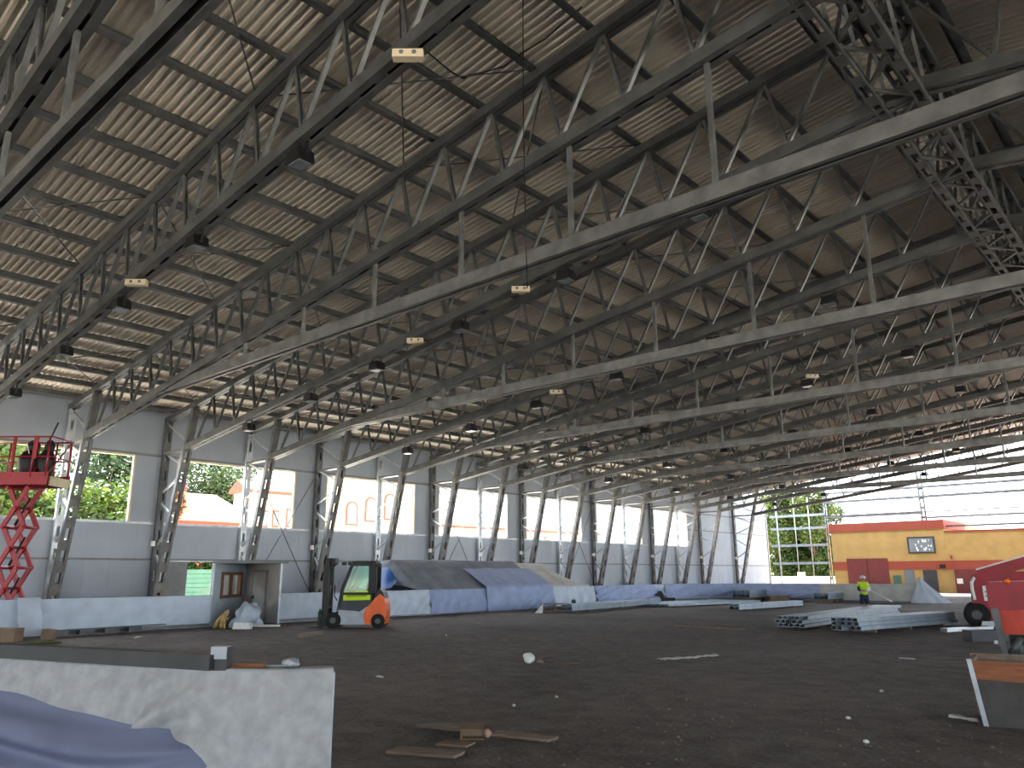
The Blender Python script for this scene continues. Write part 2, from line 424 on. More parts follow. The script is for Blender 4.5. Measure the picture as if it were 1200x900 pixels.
# ridge girder
def zig(m_, P, Q, n_, w):     # lacing between two parallel lines
    P = [Vector(p) for p in P]; Q = [Vector(q) for q in Q]
    for k in range(n_):
        a = P[0].lerp(P[1], k/n_); b = Q[0].lerp(Q[1], (k+.5)/n_); c = P[0].lerp(P[1], (k+1)/n_)
        m_.beam(a, b, w, w, side=(1, .3, 0)); m_.beam(b, c, w, w, side=(1, .3, 0))
t = thing('ridge_girder', 'long box lattice girder of dark steel running under the ridge', 'girder', (XR-.5, YNEAR+.15, 12.45))
GL = 82.0-YNEAR
cor = {'bl': (-.42, 0.0), 'br': (.42, 0.0), 'tl': (-.42, 1.75), 'tr': (.42, 1.75)}
for nme, (x, z) in cor.items():
    m_ = MB(); m_.beam((x, 0, z), (x, GL, z), .05, .2, side=(1, 0, 0), off=(-.1, 0)); m_.beam((x, 0, z), (x, GL, z), .05, .2, side=(1, 0, 0), off=(.1, 0))
    k = 0
    while k < GL: m_.beam((x, k, z), (x, k+.4, z), .16, .03, side=(1, 0, 0), off=(0, -.08 if z < 1 else .08)); k += .95
    m_.build('girder_chord', STEELD, t)
for a, b in (('bl', 'tl'), ('br', 'tr'), ('bl', 'br'), ('tl', 'tr')):
    m_ = MB(); A, B = cor[a], cor[b]
    zig(m_, [(A[0], 0, A[1]), (A[0], GL, A[1])], [(B[0], 0, B[1]), (B[0], GL, B[1])], 58, .08)
    o = m_.build('lacing', STEEL, t)

# bracing rods in the roof
rods = 0
for j, i in enumerate(IDX[:10]):
    i2 = IDX[j+1]
    for q, x in enumerate((-10.4, -21.1, -31.8)):
        for s_ in (0, 1):
            xa, xb = (x, x-5.34) if s_ == 0 else (x-5.34, x)
            m_ = MB().tube([(0, 0, 0), (xb-xa, YS[i2]-YS[i], ztop(xb)-ztop(xa))], .022, 6)
            tag(m_.build('bracing_rod', STEELD, None, (xa, YS[i], ztop(xa)+.12)),
                'thin roof bracing rod %s the eave between %s and %s trusses, %s' % ('falling towards' if s_ == 0 else 'rising from', ORD[j], ORD[j+1], ('near ridge', 'mid slope', 'near eave')[q]), 'bracing rod', 'roof bracing rods')

# floodlights
hb = MB(); hb.prism([(-.2, -.02), (.2, -.02), (.27, -.30), (-.27, -.30)], 'y', -.2, .2); 
for k in range(7): hb.bb(-.2+k*.06, -.18+k*.06, -.16, .16, -.05, .02)
hb = hb.mesh('housing', BLACK)
lb = MB().bb(-.2, .2, -.15, .15, -.325, -.30).mesh('lens', LENS)
kb = MB(); kb.bb(-.26, -.235, -.03, .03, -.2, .16); kb.bb(.235, .26, -.03, .03, -.2, .16); kb.bb(-.26, .26, -.03, .03, .14, .165)
kb = kb.mesh('bracket', BLACK)
FX = [-8.95, -13.5, -18.1, -22.6, -26.9, -31.7]
for i in range(0, 15, 2):
    for q, x in enumerate(FX):
        if i == 0 and q == 0: continue
        t = thing('floodlight', 'black floodlight under the %s truss from the camera, %s up from the eave' % (ORD[IDX.index(i)], ORD[5-q]), 'floodlight', (x, YS[i]-.05, zbot(x)-.33), 0, 'floodlights under the trusses')
        obj('housing', hb, t); obj('lens', lb, t); obj('bracket', kb, t)
# pale emergency fixtures hung below chords
fb = MB(); fb.bb(-.29, .29, -.09, .09, -.17, 0); fb = fb.mesh('case', FIX)
fe = [MB().tube([(q*.12, -.10, -.07), (q*.12, -.085, -.07)], .045, 10).mesh('lamp_head', LENS) for q in (-1, 1)]
for i, px, py, w in ((0, 488, 60, 'nearest, hung top centre of the roof'), (0, 168, 338, 'between floodlights of the second truss'), (2, 615, 338, 'beside a floodlight of the fourth truss'), (2, 492, 380, 'below the middle of the fourth truss'), (4, 655, 470, 'under the sixth truss'), (6, 945, 357, 'right of centre under distant trusses')):
    p = ony(px, py, YS[i]+.1); x = p.x
    t = thing('emergency_light', 'small cream emergency light %s' % w, 'emergency light', (x, YS[i]-.1, zbot(x)-.15), FACE, 'cream emergency lights')
    obj('case', fb, t); obj('lamp_head', fe[0], t); obj('lamp_head', fe[1], t)
# loose cable
p0 = ony(488, 57, YS[0]); 
pts = []
for a in ((500, 60), (515, 73), (530, 85), (543, 92), (550, 88), (566, 85), (590, 78), (612, 62), (640, 45), (662, 25), (682, 8)):
    d = ray(*a); 
    # cable follows the underside of the roof sheet
    t_ = None
    x, z, k = 0, 0, 0.0
    for kk in range(400):
        k = kk*.1; P = CAM+d*k
        if P.z > ztop(P.x)+.1: break
    pts.append(P)
tag(MB().tube(pts, .02, 6).build('cable', BLACK), 'thin dark cable looping along the roof sheets from the nearest cream light', 'cable')
pts = [(-9.0, 10.4, ztop(-9.0)+.1), (-9.02, 10.4, 11.0), (-9.0, 10.4, 9.2), (-8.98, 10.42, 7.3)]
tag(MB().tube(pts, .012, 5).build('hanging_wire', BLACK), 'thin wire hanging straight down from the roof near the cream light', 'wire')

# ------------------------------------------------------------------ far end framing
def post(px, py0, py1, label, w=.3, z0=None):
    a = ony(px, py0, YEND); z0_ = a.z if z0 is None else z0; b = ztop(a.x)+.2
    t = thing('end_wall_post', label, 'post', (a.x, YEND, z0_), 0, 'posts of the open end wall')
    for s_ in (-1, 1): MB().beam((s_*w*.35, 0, 0), (s_*w*.35, 0, b-z0_), w*.28, .24, side=(1, 0, 0)).build('post_channel', STEEL, t)
    m_ = MB(); k = .3
    while k < b-z0_-.3: m_.bb(-w*.4, w*.4, -.13, -.11, k, k+.25); k += 1.0
    m_.build('batten_plates', STEEL, t)
    return a.x
post(903, 690, 0, 'pale corner post at far left end of the open wall', .34, 0)
XP2 = post(976, 690, 0, 'tall grey post beside the left edge of the yellow building', .34, 0)
XP3 = post(1083, 607, 0, 'double grey post standing on the red parapet of the yellow building', .55, 7.2)
XP4 = 2*XP3-XP2
def girt(px, py, xa, xb, label, h=.22, m=STEEL):
    p = ony(px, py, YEND-.15)
    m_ = MB(); m_.bb(xa, xb, -.1, -.07, -h/2, h/2); m_.bb(xa, xb, -.1, .05, h/2-.02, h/2); m_.bb(xa, xb, -.1, .05, -h/2, -h/2+.02)
    tag(m_.build('wall_girt', m, None, (0, YEND-.12, p.z)), label, 'girt', 'girts of the open end wall')
XC = XW+.6
for py, w in ((604, 'topmost'), (619, 'second down'), (639, 'third down'), (660, 'lowest')):
    girt(940, py, XC, XP2, 'pale horizontal girt in front of the trees at the far end, %s' % w, .3, STEELB)
girt(1080, 582, XP2, -4, 'dark girt across the sky right of the trees, upper of the long pair', .28)
girt(1120, 568, XP2, -4, 'dark girt across the sky close under the last truss', .26)
girt(1030, 603, XP2, XP3, 'thick girt just above the red parapet of the yellow building', .34)
girt(1030, 608, XP2, XP3, 'thin girt lying close over the red parapet', .12)
girt(1140, 597, XP3, -4, 'thin girt right of the double post, upper of three', .12)
girt(1140, 604, XP3, -4, 'medium girt right of the double post, middle of three', .2)
girt(1150, 615, XP3+1, -4, 'low girt right of the parapet step, lowest of three', .2)
for k, px in enumerate((914, 935, 952)):
    a = ony(px, 640, YEND)
    tag(MB().tube([(0, 0, 0), (0, 0, 10.5)], .05 if k else .09, 6).build('sag_rod', STEELB, None, (a.x, YEND-.3, 0)), 'slim upright rod tying the girts before the trees, %s' % ('left', 'middle', 'right')[k], 'sag rod', 'sag rods before the trees')
for k, px in enumerate((1024, 1123, 1180)):
    a = ony(px, 580, YEND)
    tag(MB().tube([(0, 0, 0), (0, 0, 2.8)], .035, 6).build('sag_rod', STEEL, None, (a.x, YEND-.3, 9.6)), 'slim upright rod between the girts against the sky, %s' % ('left', 'middle', 'right')[k], 'sag rod', 'sag rods against the sky')

# yellow building at the far end
YB = 88.9
q = lambda px, py: ony(px, py, YB)
BX0 = q(979, 680).x; BX1 = q(1104, 612).x; BX2 = 6.0
ZB1 = q(1040, 611.5).z; ZB2 = q(1150, 621).z
yb = thing('workshop_building', 'flat-roofed yellow building with terracotta bands at the far end', 'building', (BX0, YB, 0))
def L(x): return x-BX0
D = 9.0
mb = MB(); mb.bb(0, L(BX1), 0, D, 0, ZB1-.9); mb.bb(L(BX1), L(BX2), 0.02, D, 0, ZB2-.15); mb.build('wall', OCHRE, yb)
mb = MB(); mb.bb(-.12, L(BX1)+.12, -.12, D, ZB1-.9, ZB1); mb.build('parapet', TERRA, yb)['label'] = 'terracotta parapet band'
mb = MB(); mb.bb(L(BX1)+.12, L(BX2), -.05, D, ZB2-.15, ZB2+.05); mb.build('roof_edge', TERRA, yb)
za, zb_ = q(1150, 656.5).z, q(1150, 667).z
gx0, gx1 = L(q(995, 680).x), L(q(1043, 680).x)
mb = MB(); mb.bb(-.03, gx0, -.06, 0, zb_, za); mb.bb(gx1, L(BX2), -.06, 0, zb_, za); mb.build('wall_band', TERRA, yb)
def door(name, pa, pb, ptop, m, extra=None):
    x0, x1 = L(q(pa, 680).x), L(q(pb, 680).x); zt = q((pa+pb)/2, ptop).z
    d = MB().bb(x0, x1, -.12, -.02, 0, zt).build(name, m, yb)
    return d, x0, x1, zt
d, x0, x1, zt = door('garage_door', 995, 1043, 654.5, MAROON)
mb = MB(); mb.bb((x0+x1)/2-.02, (x0+x1)/2+.02, -.15, -.12, 0, zt); mb.build('door_seam', BLACK, d)
door('entrance_door', 1083, 1099, 668, DGREY)
door('glazed_door', 1061, 1072.5, 668, GLASSM)
d, x0, x1, zt = door('garage_door', 1120, 1168, 667, MAROON)
z_ = q(1125, 681).z; MB().bb(L(q(1122, 681).x), L(q(1129, 681).x), -.16, -.12, z_-.25, z_+.25).build('notice', PAPER, d)
x0, x1 = L(q(1064, 640).x), L(q(1096, 640).x); zt, zl = q(1080, 629).z, q(1080, 648.5).z
w = MB().bb(x0, x1, -.08, 0, zl, zt).build('window_frame', DGREY, yb)
mb = MB(); mb.bb(x0+.15, x1-.15, -.1, -.08, zl+.15, zt-.15); pn = mb.build('window_pane', GLASSM, w)
mb = MB()
rr = random.Random(3)
for k in range(16):
    x = rr.uniform(x0+.25, x1-.35); z = rr.uniform(zl+.2, zt-.45); a = rr.uniform(.06, .16); b = rr.uniform(.12, .3)
    mb.bb(x, x+a, -.115, -.1, z, z+b)
mb.build('window_stickers', PAPER, w)
z_ = q(1052, 680).z; x_ = L(q(1052, 680).x)
MB().bb(x_-.35, x_+.35, -.2, 0, z_-.35, z_+.5).build('wall_box', GREENFENCE, yb)
x_ = L(q(1105, 664).x); z_ = q(1105, 664).z; MB().bb(x_-.25, x_+.25, -.3, 0, z_-.15, z_+.2).build('wall_lamp', BLACK, yb)
x_ = L(q(1115, 652).x); z_ = q(1115, 653).z; MB().bb(x_-.08, x_+.08, -.25, 0, z_-.2, z_+.2).build('alarm_bell', TERRA, yb)
# tan roof behind
p = ony(1105, 625, 118); p2 = ony(1142, 625, 118)
t = thing('distant_house', 'small tan gabled house rising behind the yellow building roof', 'house', (p.x, 118, 0))
zt = ony(1110, 611, 118).z
MB().bb(0, p2.x-p.x, 0, 8, 0, zt-1.2).build('wall', OCHREB, t); MB().prism([(-.4, zt-1.2), (p2.x-p.x+.6, zt-1.2), (p2.x-p.x-1.8, zt), (.3, zt)], 'y', -.4, 8.4).build('roof', TAN, t)
# low white wall behind end
p = ony(903, 690, 97); p2 = ony(980, 690, 97)
t = thing('boundary_wall', 'low white wall under the trees beyond the open end', 'wall', (p.x, 97, 0))
MB().bb(-4, (p2.x-p.x)*.45, 0, .2, 0, 1.6).build('wall_panel', PAPER, t); MB().bb((p2.x-p.x)*.55, (p2.x-p.x)+2, 0, .2, 0, 1.6).build('wall_panel', PAPER, t); MB().bb((p2.x-p.x)*.45, (p2.x-p.x)*.55, -.1, .3, 0, 2.1).build('gate_pillar', OCHREB, t)

# ------------------------------------------------------------------ trees
def tree(label, x, y, h, rx, ry, z0, n_, leaf, seed, m, group='trees outside', ls=.3, name='leafy_tree', cat='tree'):
    rnd = random.Random(seed)
    t = thing(name, label, cat, (x, y, 0), 0, group)
    mt = MB(); mt.tube([(0, 0, 0), (rnd.uniform(-.2, .2), 0, h*.3), (rnd.uniform(-.4, .4), 0, h*.75)], [.28, .2, .08], 8)
    cl = []
    for k in range(18):
        a = rnd.uniform(0, 6.28); r = math.sqrt(rnd.random())*.75; zc = rnd.uniform(.0, 1)
        sq = math.sqrt(max(.12, 1-(2*zc-1)**2))
        c = (math.cos(a)*r*rx*sq, math.sin(a)*r*ry*sq, z0+(h-z0)*(.08+.84*zc)); cl.append(c)
        if k % 3 == 0: mt.tube([(0, 0, h*.3), (c[0]*.9, c[1]*.9, c[2])], [.1, .03], 5)
    mt.build('trunk', BARK, t)
    mf = MB(); R_ = min(rx, ry)*.48
    per = int(n_*1.5)//len(cl)
    for c in cl:
        for _ in range(per):
            v = Vector((rnd.gauss(0, 1), rnd.gauss(0, 1), rnd.gauss(0, .8))).normalized()*(R_*rnd.uniform(.55, 1.05))
            P = Vector(c)+v
            if P.z < .1: continue
            a = Vector((rnd.uniform(-1, 1), rnd.uniform(-1, 1), rnd.uniform(-.6, .6))).normalized()
            b = a.cross(Vector((rnd.uniform(-1, 1), rnd.uniform(-1, 1), rnd.uniform(-1, 1)))).normalized()
            s_ = ls*.72*rnd.uniform(.6, 1.3)
            mf.add([P-a*s_, P+b*s_*.55, P+a*s_, P-b*s_*.55], [(0, 1, 2, 3)])
    mf.build('foliage', m, t)
    return t
p = onx(60, 600, -62)
tree('bright green bushy tree filling the window behind the scissor lift', p.x, onx(40, 600, -58).y-1, 14.5, 5.5, 5.5, .5, 9000, .3, 11, LEAFA)
tree('dark green tall tree at the right side of the first window', -74, onx(118, 600, -74).y, 17, 6, 6, 1, 9000, .3, 12, LEAFC)
tree('low yellow-green bush at the sill of the first window', -54, onx(130, 605, -54).y, 8.3, 4, 3.5, .3, 6000, .28, 13, LEAFB, name='bush', cat='bush')
tree('pale green bush left of the scissor lift at the wall opening', -56, onx(10, 605, -56).y-.5, 10, 4, 3.5, .3, 6000, .28, 14, LEAFB, name='bush', cat='bush')
tree('broad green tree behind the pink roof, left', -102, onx(225, 560, -102).y, 19, 7.4, 7.4, 2, 14000, .5, 15, LEAFA)
tree('broad green tree behind the pink roof, right', -104, onx(272, 560, -104).y, 18.5, 7.4, 7.4, 2, 14000, .5, 16, LEAFC)
p = onx(212, 600, -52); tree('small rust coloured tree right of the second column', -52, p.y-.6, 7.6, 1.3, 1.3, 3.5, 1500, .22, 17, LEAFR)
for k, (px, dy, h, m) in enumerate(((908, 12, 12.5, LEAFB), (930, 14, 14, LEAFA), (955, 12, 13, LEAFB), (958, 17, 13.5, LEAFA))):
    p = ony(px, 640, YEND+dy)
    tree('%s green tree seen through the girts at the far end, %s' % (('yellow', 'mid', 'light', 'deep')[k], ('leftmost', 'second from left', 'third from left', 'beside the yellow building')[k]), p.x, YEND+dy, h, 4.2-.7*(k > 1), 4.2, .8, 9000, .36, 30+k, m, 'trees beyond the open end')

# ------------------------------------------------------------------ buildings beyond the windows
def exb(px, py, X): return onx(px, py, X)
XH = -66
a = exb(200, 610, XH); b = exb(300, 610, XH); ze = exb(245, 606, XH).z
t = thing('low_house', 'low house with a broad pink tiled roof seen through the second window', 'house', (XH, a.y, 0))
W_ = b.y-a.y; zr = exb(245, 581, XH-9).z
MB().bb(-12, -.6, .5, W_-.5, 0, ze-.05).build('wall', TERRA, t)
MB().prism([(0, ze-.35), (0, ze), (-8, zr), (-16, ze), (-16, ze-.35)], 'y', 0, W_).build('roof', ROOFT, t)
MB().bb(-8.5, -7.5, W_*.38, W_*.38+1.6, zr-.5, zr+.8).build('chimney', TERRA, t)
# school
XS = -86
def S_(px, py): return onx(px, py, XS)
def facade(name, label, pa, pb, pt, dep, roofh, wins, arch):
    a = S_(pa, 610); b = S_(pb, 610); zt = S_((pa+pb)/2, pt).z; W = b.y-a.y
    t = thing(name, label, 'building', (XS, a.y, 0), 0, 'buildings beyond the windows')
    MB().bb(-dep, 0, 0, W, 0, zt).build('wall', OCHREB, t)
    MB().prism([(.5, zt), (.5, zt+.35), (-dep/2, zt+roofh), (-dep-.5, zt+.35), (-dep-.5, zt)], 'y', -.5, W+.5).build('roof', TERRA, t)
    for (px, py0, py1, hw) in wins:
        y = S_(px, 600).y-a.y; z1 = S_(px, py0).z; z0 = S_(px, py1).z; m_ = MB()
        if arch:
            poly = [(y-hw, z0), (y+hw, z0), (y+hw, z1-hw)]+[(y+hw*math.cos(q), z1-hw+hw*math.sin(q)) for q in np.linspace(.3, PI-.3, 7)]+[(y-hw, z1-hw)]
            f = m_.prism(poly, 'x', 0, .12).build('window_frame', TERRA, t)
            c = ((y), (z0+z1)/2)
            m2 = MB().prism([(c[0]+(u-c[0])*.74, c[1]+(v-c[1])*.86) for u, v in poly], 'x', .12, .15); m2.build('window_pane', GLASSM, f)
            m3 = MB(); m3.bb(.15, .18, y-.05, y+.05, z0+.3, z1-.3); m3.bb(.15, .18, y-hw*.7, y+hw*.7, (z0+z1)/2-.05, (z0+z1)/2+.05); m3.build('window_bars', PAPER, f)
        else:
            f = m_.bb(0, .12, y-hw, y+hw, z0, z1).build('window_frame', TERRA, t)
            MB().bb(.12, .15, y-hw*.7, y+hw*.7, z0+.2, z1-.2).build('window_pane', GLASSM, f)
    return t
facade('school_building', 'pale yellow building with two slim windows seen through the third opening', 287, 372, 580, 3, 1.6, [(310, 598, 618, .45), (323, 598, 618, .45), (339, 596, 618, .45)], False)
facade('arched_building', 'pale yellow building with arched windows beyond the fourth opening', 373.5, 490, 561, 5, 2.2, [(412, 587, 616, 1.0), (434, 582, 612, 1.0), (456, 578, 610, 1.0)], True)
facade('low_wing', 'low orange roofed building along the bottom of the fifth and sixth openings', 491.5, 700, 622, 6, 1.6, [(560, 628, 640, .6), (640, 629, 640, .6)], False)
# green fence seen through the wall door
p = onx(190, 690, -47); p2 = onx(262, 690, -47)
t = thing('green_fence', 'pale green board fence seen through the open door in the wall', 'fence', (-47, p.y, 0))
for k in range(9): MB().bb(-.03, 0, 0, p2.y-p.y, k*.27, k*.27+.25).build('fence_board', GREENFENCE, t)
for y in (0.1, p2.y-p.y-.1): MB().bb(-.13, -.03, y-.06, y+.06, 0, 2.5).build('fence_post', GREENFENCE, t)
tree('small green bush above the pale green fence', -49.5, onx(228, 660, -49.5).y+.3, 3.6, 1.3, 1.3, 1.0, 1800, .16, 55, LEAFB, name='bush', cat='bush')

# ------------------------------------------------------------------ rink boards and their sheets
def resample(path, step):
    P = [Vector((x, y, 0)) for x, y in path]; out = [P[0].copy()]; acc = [0.]
    for a, b in zip(P, P[1:]):
        L_ = (b-a).length; k = max(1, int(L_/step))
        for j in range(1, k+1): out.append(a.lerp(b, j/k)); acc.append(acc[-1]+L_/k)
    return out, acc
def normals(P):
    N = []
    for i in range(len(P)):
        d = (P[min(i+1, len(P)-1)]-P[max(i-1, 0)]).normalized(); n_ = Vector((-d.y, d.x, 0))
        if n_.dot(-P[i]) < 0: n_ = -n_
        N.append(n_)
    return N
def board(path, label, h=1.22, th=.14, name='rink_board', m=WBOARD):
    P, s = resample(path, .5); N = normals(P); o0 = P[0].copy(); mb = MB()
    prof = [(0, 0), (0, h), (-th, h), (-th, 0)]
    rows = [[tuple(P[i]+N[i]*u-o0+Vector((0, 0, v))) for u, v in prof] for i in range(len(P))]
    mb.grid(rows, False); mb.add(rows[0], [(0, 1, 2, 3)]); mb.add(rows[-1], [(3, 2, 1, 0)])
    t = thing(name, label, 'rink board', o0, 0, 'boards around the rink')
    mb.build('board_panel', m, t)
    mk = MB(); rows = [[tuple(P[i]+N[i]*u-o0+Vector((0, 0, v))) for u, v in ((.012, .02), (.012, .2), (0.0, .2))] for i in range(len(P))]
    mk.grid(rows, False); mk.build('kick_plate', TRIM, t)
    return t
def fold(s, t, seed, k=5.0, diag=0.0):
    r = random.Random(seed); v = 0
    for j in range(5):
        v += math.sin(s*k*r.uniform(.5, 1.8)+diag*t*r.uniform(2, 5)+r.uniform(0, 6.28))*r.uniform(.3, 1)
    return v/2.5
def drape(path, name, label, m, drop, ztop_=1.25, gap=.03, amp=.05, seed=1, k=5., diag=0., back=.35, step=.09, th=.16, rows=22, group='sheets over the rink boards', zstart=None, flare=.06):
    P, s = resample(path, step); N = normals(P); o0 = P[0].copy(); g_ = []
    L_ = s[-1]
    for i in range(len(P)):
        row = []
        dr = drop(s[i]/L_) if callable(drop) else drop
        if zstart is None:
            row.append(P[i]-N[i]*(th+.03)+Vector((0, 0, ztop_-back)))
            row.append(P[i]-N[i]*(th+.015)+Vector((0, 0, ztop_+.005)))
            zt = ztop_+.012
            row.append(P[i]+Vector((0, 0, zt+.006*fold(s[i], 0, seed+5, 7))))
        else: zt = zstart
        for j in range(rows+1):
            t = j/rows
            f = fold(s[i], t, seed, k, diag)
            u = gap+flare*t+amp*(t**.7)*(f+.9)*min(1, 3*t+.08)
            row.append(P[i]+N[i]*max(u, gap*.7)+Vector((0, 0, max(zt-dr*t, .015))))
        g_.append([tuple(v-o0) for v in row])
    mb = MB().grid(g_)
    o = mb.build(name, m, None, o0)
    return tag(o, label, 'sheet', group)
XB = -31.6
A_ = Vector((XB, 16.4, 0)); B_ = Vector((-31.1, 19.2, 0)); C_ = Vector((-34.8, 19.6, 0))
board([(XB+1.2, 2.0), (XB, 5.0), (XB, 16.35)], 'white rink board left of the shelter, along the wall')
board([(XB, 19.35), (XB, 50)], 'long white rink board running right from the shelter behind the forklift')
arc = [(XB+9*(1-math.cos(q)), 50+9*math.sin(q)) for q in np.linspace(0, PI/2, 9)]
board(arc, 'curved corner rink board at the far left of the rink')
XE = fl(1086, 706.5).x
board([(XB+9, 59), (XE, 59)], 'far end rink board in front of the yellow building')
YP = lambda px: onx(px, 700, XB).y
def run(pa, pb, **k):
    return [(XB, YP(pa)), (XB, YP(pb))]
drape([(XB, 8.2), (XB, 16.3)], 'cover_sheet', 'pale blue grey sheet over the board left of the shelter', SHEETL, 1.12, seed=3, amp=.012, k=2.2, gap=.02, flare=.02)
drape(run(327, 384), 'cover_sheet', 'pale blue grey sheet over the board between shelter and forklift', SHEETL, 1.1, seed=4, amp=.015, k=2.2, gap=.02, flare=.03)
drape(run(444, 502), 'cover_sheet', 'pale sheet over the board just right of the forklift', SHEETL, 1.2, seed=5, amp=.11, k=6, diag=2.5)
drape(run(503, 569), 'cover_sheet', 'blue sheet over the board at the left end of the covered stack', SHEETB, 1.2, seed=6, amp=.12, k=6, diag=2)
drape(run(648, 696), 'cover_sheet', 'lighter blue sheet over the board behind the wooden pallet', SHEETL, 1.2, seed=8, amp=.09, k=6)
drape(run(697, 818), 'cover_sheet', 'blue sheet with diagonal swags over the board behind the long steel sections', SHEETB, 1.0, seed=9, amp=.17, k=3, diag=5)
drape(arc[1:], 'cover_sheet', 'blue grey sheet over the curved far corner board', SHEETB, 1.0, seed=10, amp=.15, k=3, diag=4)
drape([(XB+9, 59), (XE-.3, 59)], 'cover_sheet', 'cream grey sheet over the far end board behind the worker', SHEETT, 1.15, seed=11, amp=.15, k=2.2)
# crumpled sheet hanging over the end of the far board
o = Vector((XE, 59, 0)); g_ = []
for i in range(15):
    a = i/14*PI*.62; row = []
    for j in range(13):
        t = j/12; r = .1+1.5*t+.22*t*math.sin(a*11+2*t)
        row.append((r*math.cos(a)*1.05-.1, -r*math.sin(a)*.5-.05, 1.72-1.69*t**.85+.05*math.sin(a*6+5*t)*t*(1-t)))
    g_.append(row)
tag(MB().grid(g_).build('draped_sheet', SHEETL, None, o), 'crumpled white sheet slumped over the end of the far board', 'sheet')

# covered stack behind the boards
def stack(pa, pb, label, m, zt, seed, endcap=(True, True), ribs=0):
    y0, y1 = YP(pa), YP(pb); n_ = int((y1-y0)/.15); g_ = []
    for i in range(n_+1):
        f = i/n_; y = y0+(y1-y0)*f
        e = 1.0
        if endcap[0]: e = min(e, .25+f*n_*.15/.5)
        if endcap[1]: e = min(e, .25+(1-f)*n_*.15/2.2)
        zz_ = 1.15+(zt-1.15)*max(0, min(1, e))
        w = .05*fold(y, 0, seed, 1.3)
        row = [(-35.6, y, .05), (-35.4, y, zz_*.98), (-34.6, y, zz_+.02+w*.6)]
        for j in range(11):
            t = j/10
            row.append((-34.4+2.55*t, y, zz_*(1-t)+1.33*t+.06*fold(y, t, seed+1, 2.2, 2)*math.sin(PI*t)+(.03*math.sin(y*5) if ribs else 0)))
        row.append((-31.82, y, 1.28)); row.append((-31.85, y, .05))
        g_.append([(a, b-y0, c) for a, b, c in row])
    tag(MB().grid(g_).build('tarpaulin', m, None, (0, y0, 0)), label, 'tarpaulin', 'tarpaulins over the stacked material')
stack(490, 640, 'dark grey tarpaulin over the tall stack behind the boards', SHEETG, 2.85, 21, (True, False))
stack(641, 694, 'light ribbed tarpaulin sloping down at the right end of the stack', SHEETT, 2.72, 24, (False, True), 1)
# the big sheet in front hangs from half way up the slope
y0, y1 = YP(568), YP(647); g_ = []
for i in range(int((y1-y0)/.1)+1):
    y = y0+i*.1; row = []
    for j in range(8):
        t = j/7; row.append((-33.4+1.85*t, y-y0, 2.36-.98*t+.03+.04*fold(y, t, 31, 3)))
    for j in range(1, 16):
        t = j/15; row.append((-31.48+.08*t+.12*t**.6*(fold(y, t, 33, 5.5, 4)+.8), y-y0, 1.36-1.33*t))
    g_.append(row)
tag(MB().grid(g_).build('cover_sheet', SHEETB, None, (0, y0, 0)), 'large blue sheet hanging from the covered stack down to the dirt', 'sheet', 'sheets over the rink boards')
# blue tarp end
y0 = YP(483); g_ = []
for i in range(9):
    u = i/8; row = []
    for j in range(9):
        t = j/8; row.append((-35.2+2.3*u+.1*math.sin(5*t), .3+2.0*t*(1-.5*u)-.1*math.sin(6*u), 1.3+1.5*t*(1-.75*u)+.08*math.sin(9*u+4*t)))
    g_.append(row)
tag(MB().grid(g_).build('tarpaulin', TARPB, None, (0, y0-1.2, 0)), 'bright blue tarpaulin flap at the left end of the stack', 'tarpaulin', 'tarpaulins over the stacked material')

# ------------------------------------------------------------------ shelter
hz = 2.55
t = thing('players_shelter', 'open white panel shelter with a wood framed window beside the forklift', 'shelter', A_)
def wallseg(P, Q, z0, z1, th, m, name, par, hole=None):
    P = Vector(P)-A_; Q = Vector(Q)-A_; d = (Q-P).normalized(); L_ = (Q-P).length; n_ = Vector((-d.y, d.x, 0))
    m_ = MB()
    def seg(a, b, za, zb):
        p = P+d*a; q_ = P+d*b
        m_.hexa([tuple(v) for v in (p+Vector((0, 0, za)), q_+Vector((0, 0, za)), q_+n_*th+Vector((0, 0, za)), p+n_*th+Vector((0, 0, za)), p+Vector((0, 0, zb)), q_+Vector((0, 0, zb)), q_+n_*th+Vector((0, 0, zb)), p+n_*th+Vector((0, 0, zb)))])
    if hole:
        a, b, za, zb = hole; seg(0, a, z0, z1); seg(b, L_, z0, z1); seg(a, b, z0, za); seg(a, b, zb, z1)
    else: seg(0, L_, z0, z1)
    return m_.build(name, m, par), P, d, L_, n_
w1, P, d, L_, n_ = wallseg(A_, C_, 0, hz, .08, HUTW, 'side_wall', t, (.9, 4.0, 1.08, 2.2))
mf = MB()
def sg(m_, a, b, za, zb, o0, o1):
    p = P+d*a; q_ = P+d*b
    m_.hexa([tuple(p-n_*o0+Vector((0, 0, za))), tuple(q_-n_*o0+Vector((0, 0, za))), tuple(q_-n_*o1+Vector((0, 0, za))), tuple(p-n_*o1+Vector((0, 0, za))), tuple(p-n_*o0+Vector((0, 0, zb))), tuple(q_-n_*o0+Vector((0, 0, zb))), tuple(q_-n_*o1+Vector((0, 0, zb))), tuple(p-n_*o1+Vector((0, 0, zb)))])
for a, b, za, zb in ((.9, 4.0, 1.08, 1.22), (.9, 4.0, 2.06, 2.2), (.9, 1.15, 1.22, 2.06), (3.65, 4.0, 1.22, 2.06), (2.1, 2.45, 1.22, 2.06)): sg(mf, a, b, za, zb, .05, -.1)
wf = mf.build('window_frame', mat('brown_wood', (124, 92, 62), .7, 0, .12, 4), w1)
mg = MB(); sg(mg, 1.15, 2.1, 1.22, 2.06, -.02, -.03); 
mg.build('daylit_pane', PAPER, wf)  # plain white pane stands in for daylight showing through the window
w2, P, d, L_, n_ = wallseg(C_, B_, 0, hz, .08, HUTD, 'end_wall', t)
md = MB(); sg(md, 1.1, 2.4, .05, 2.2, .06, .0); dr = md.build('door', HUTD, w2)
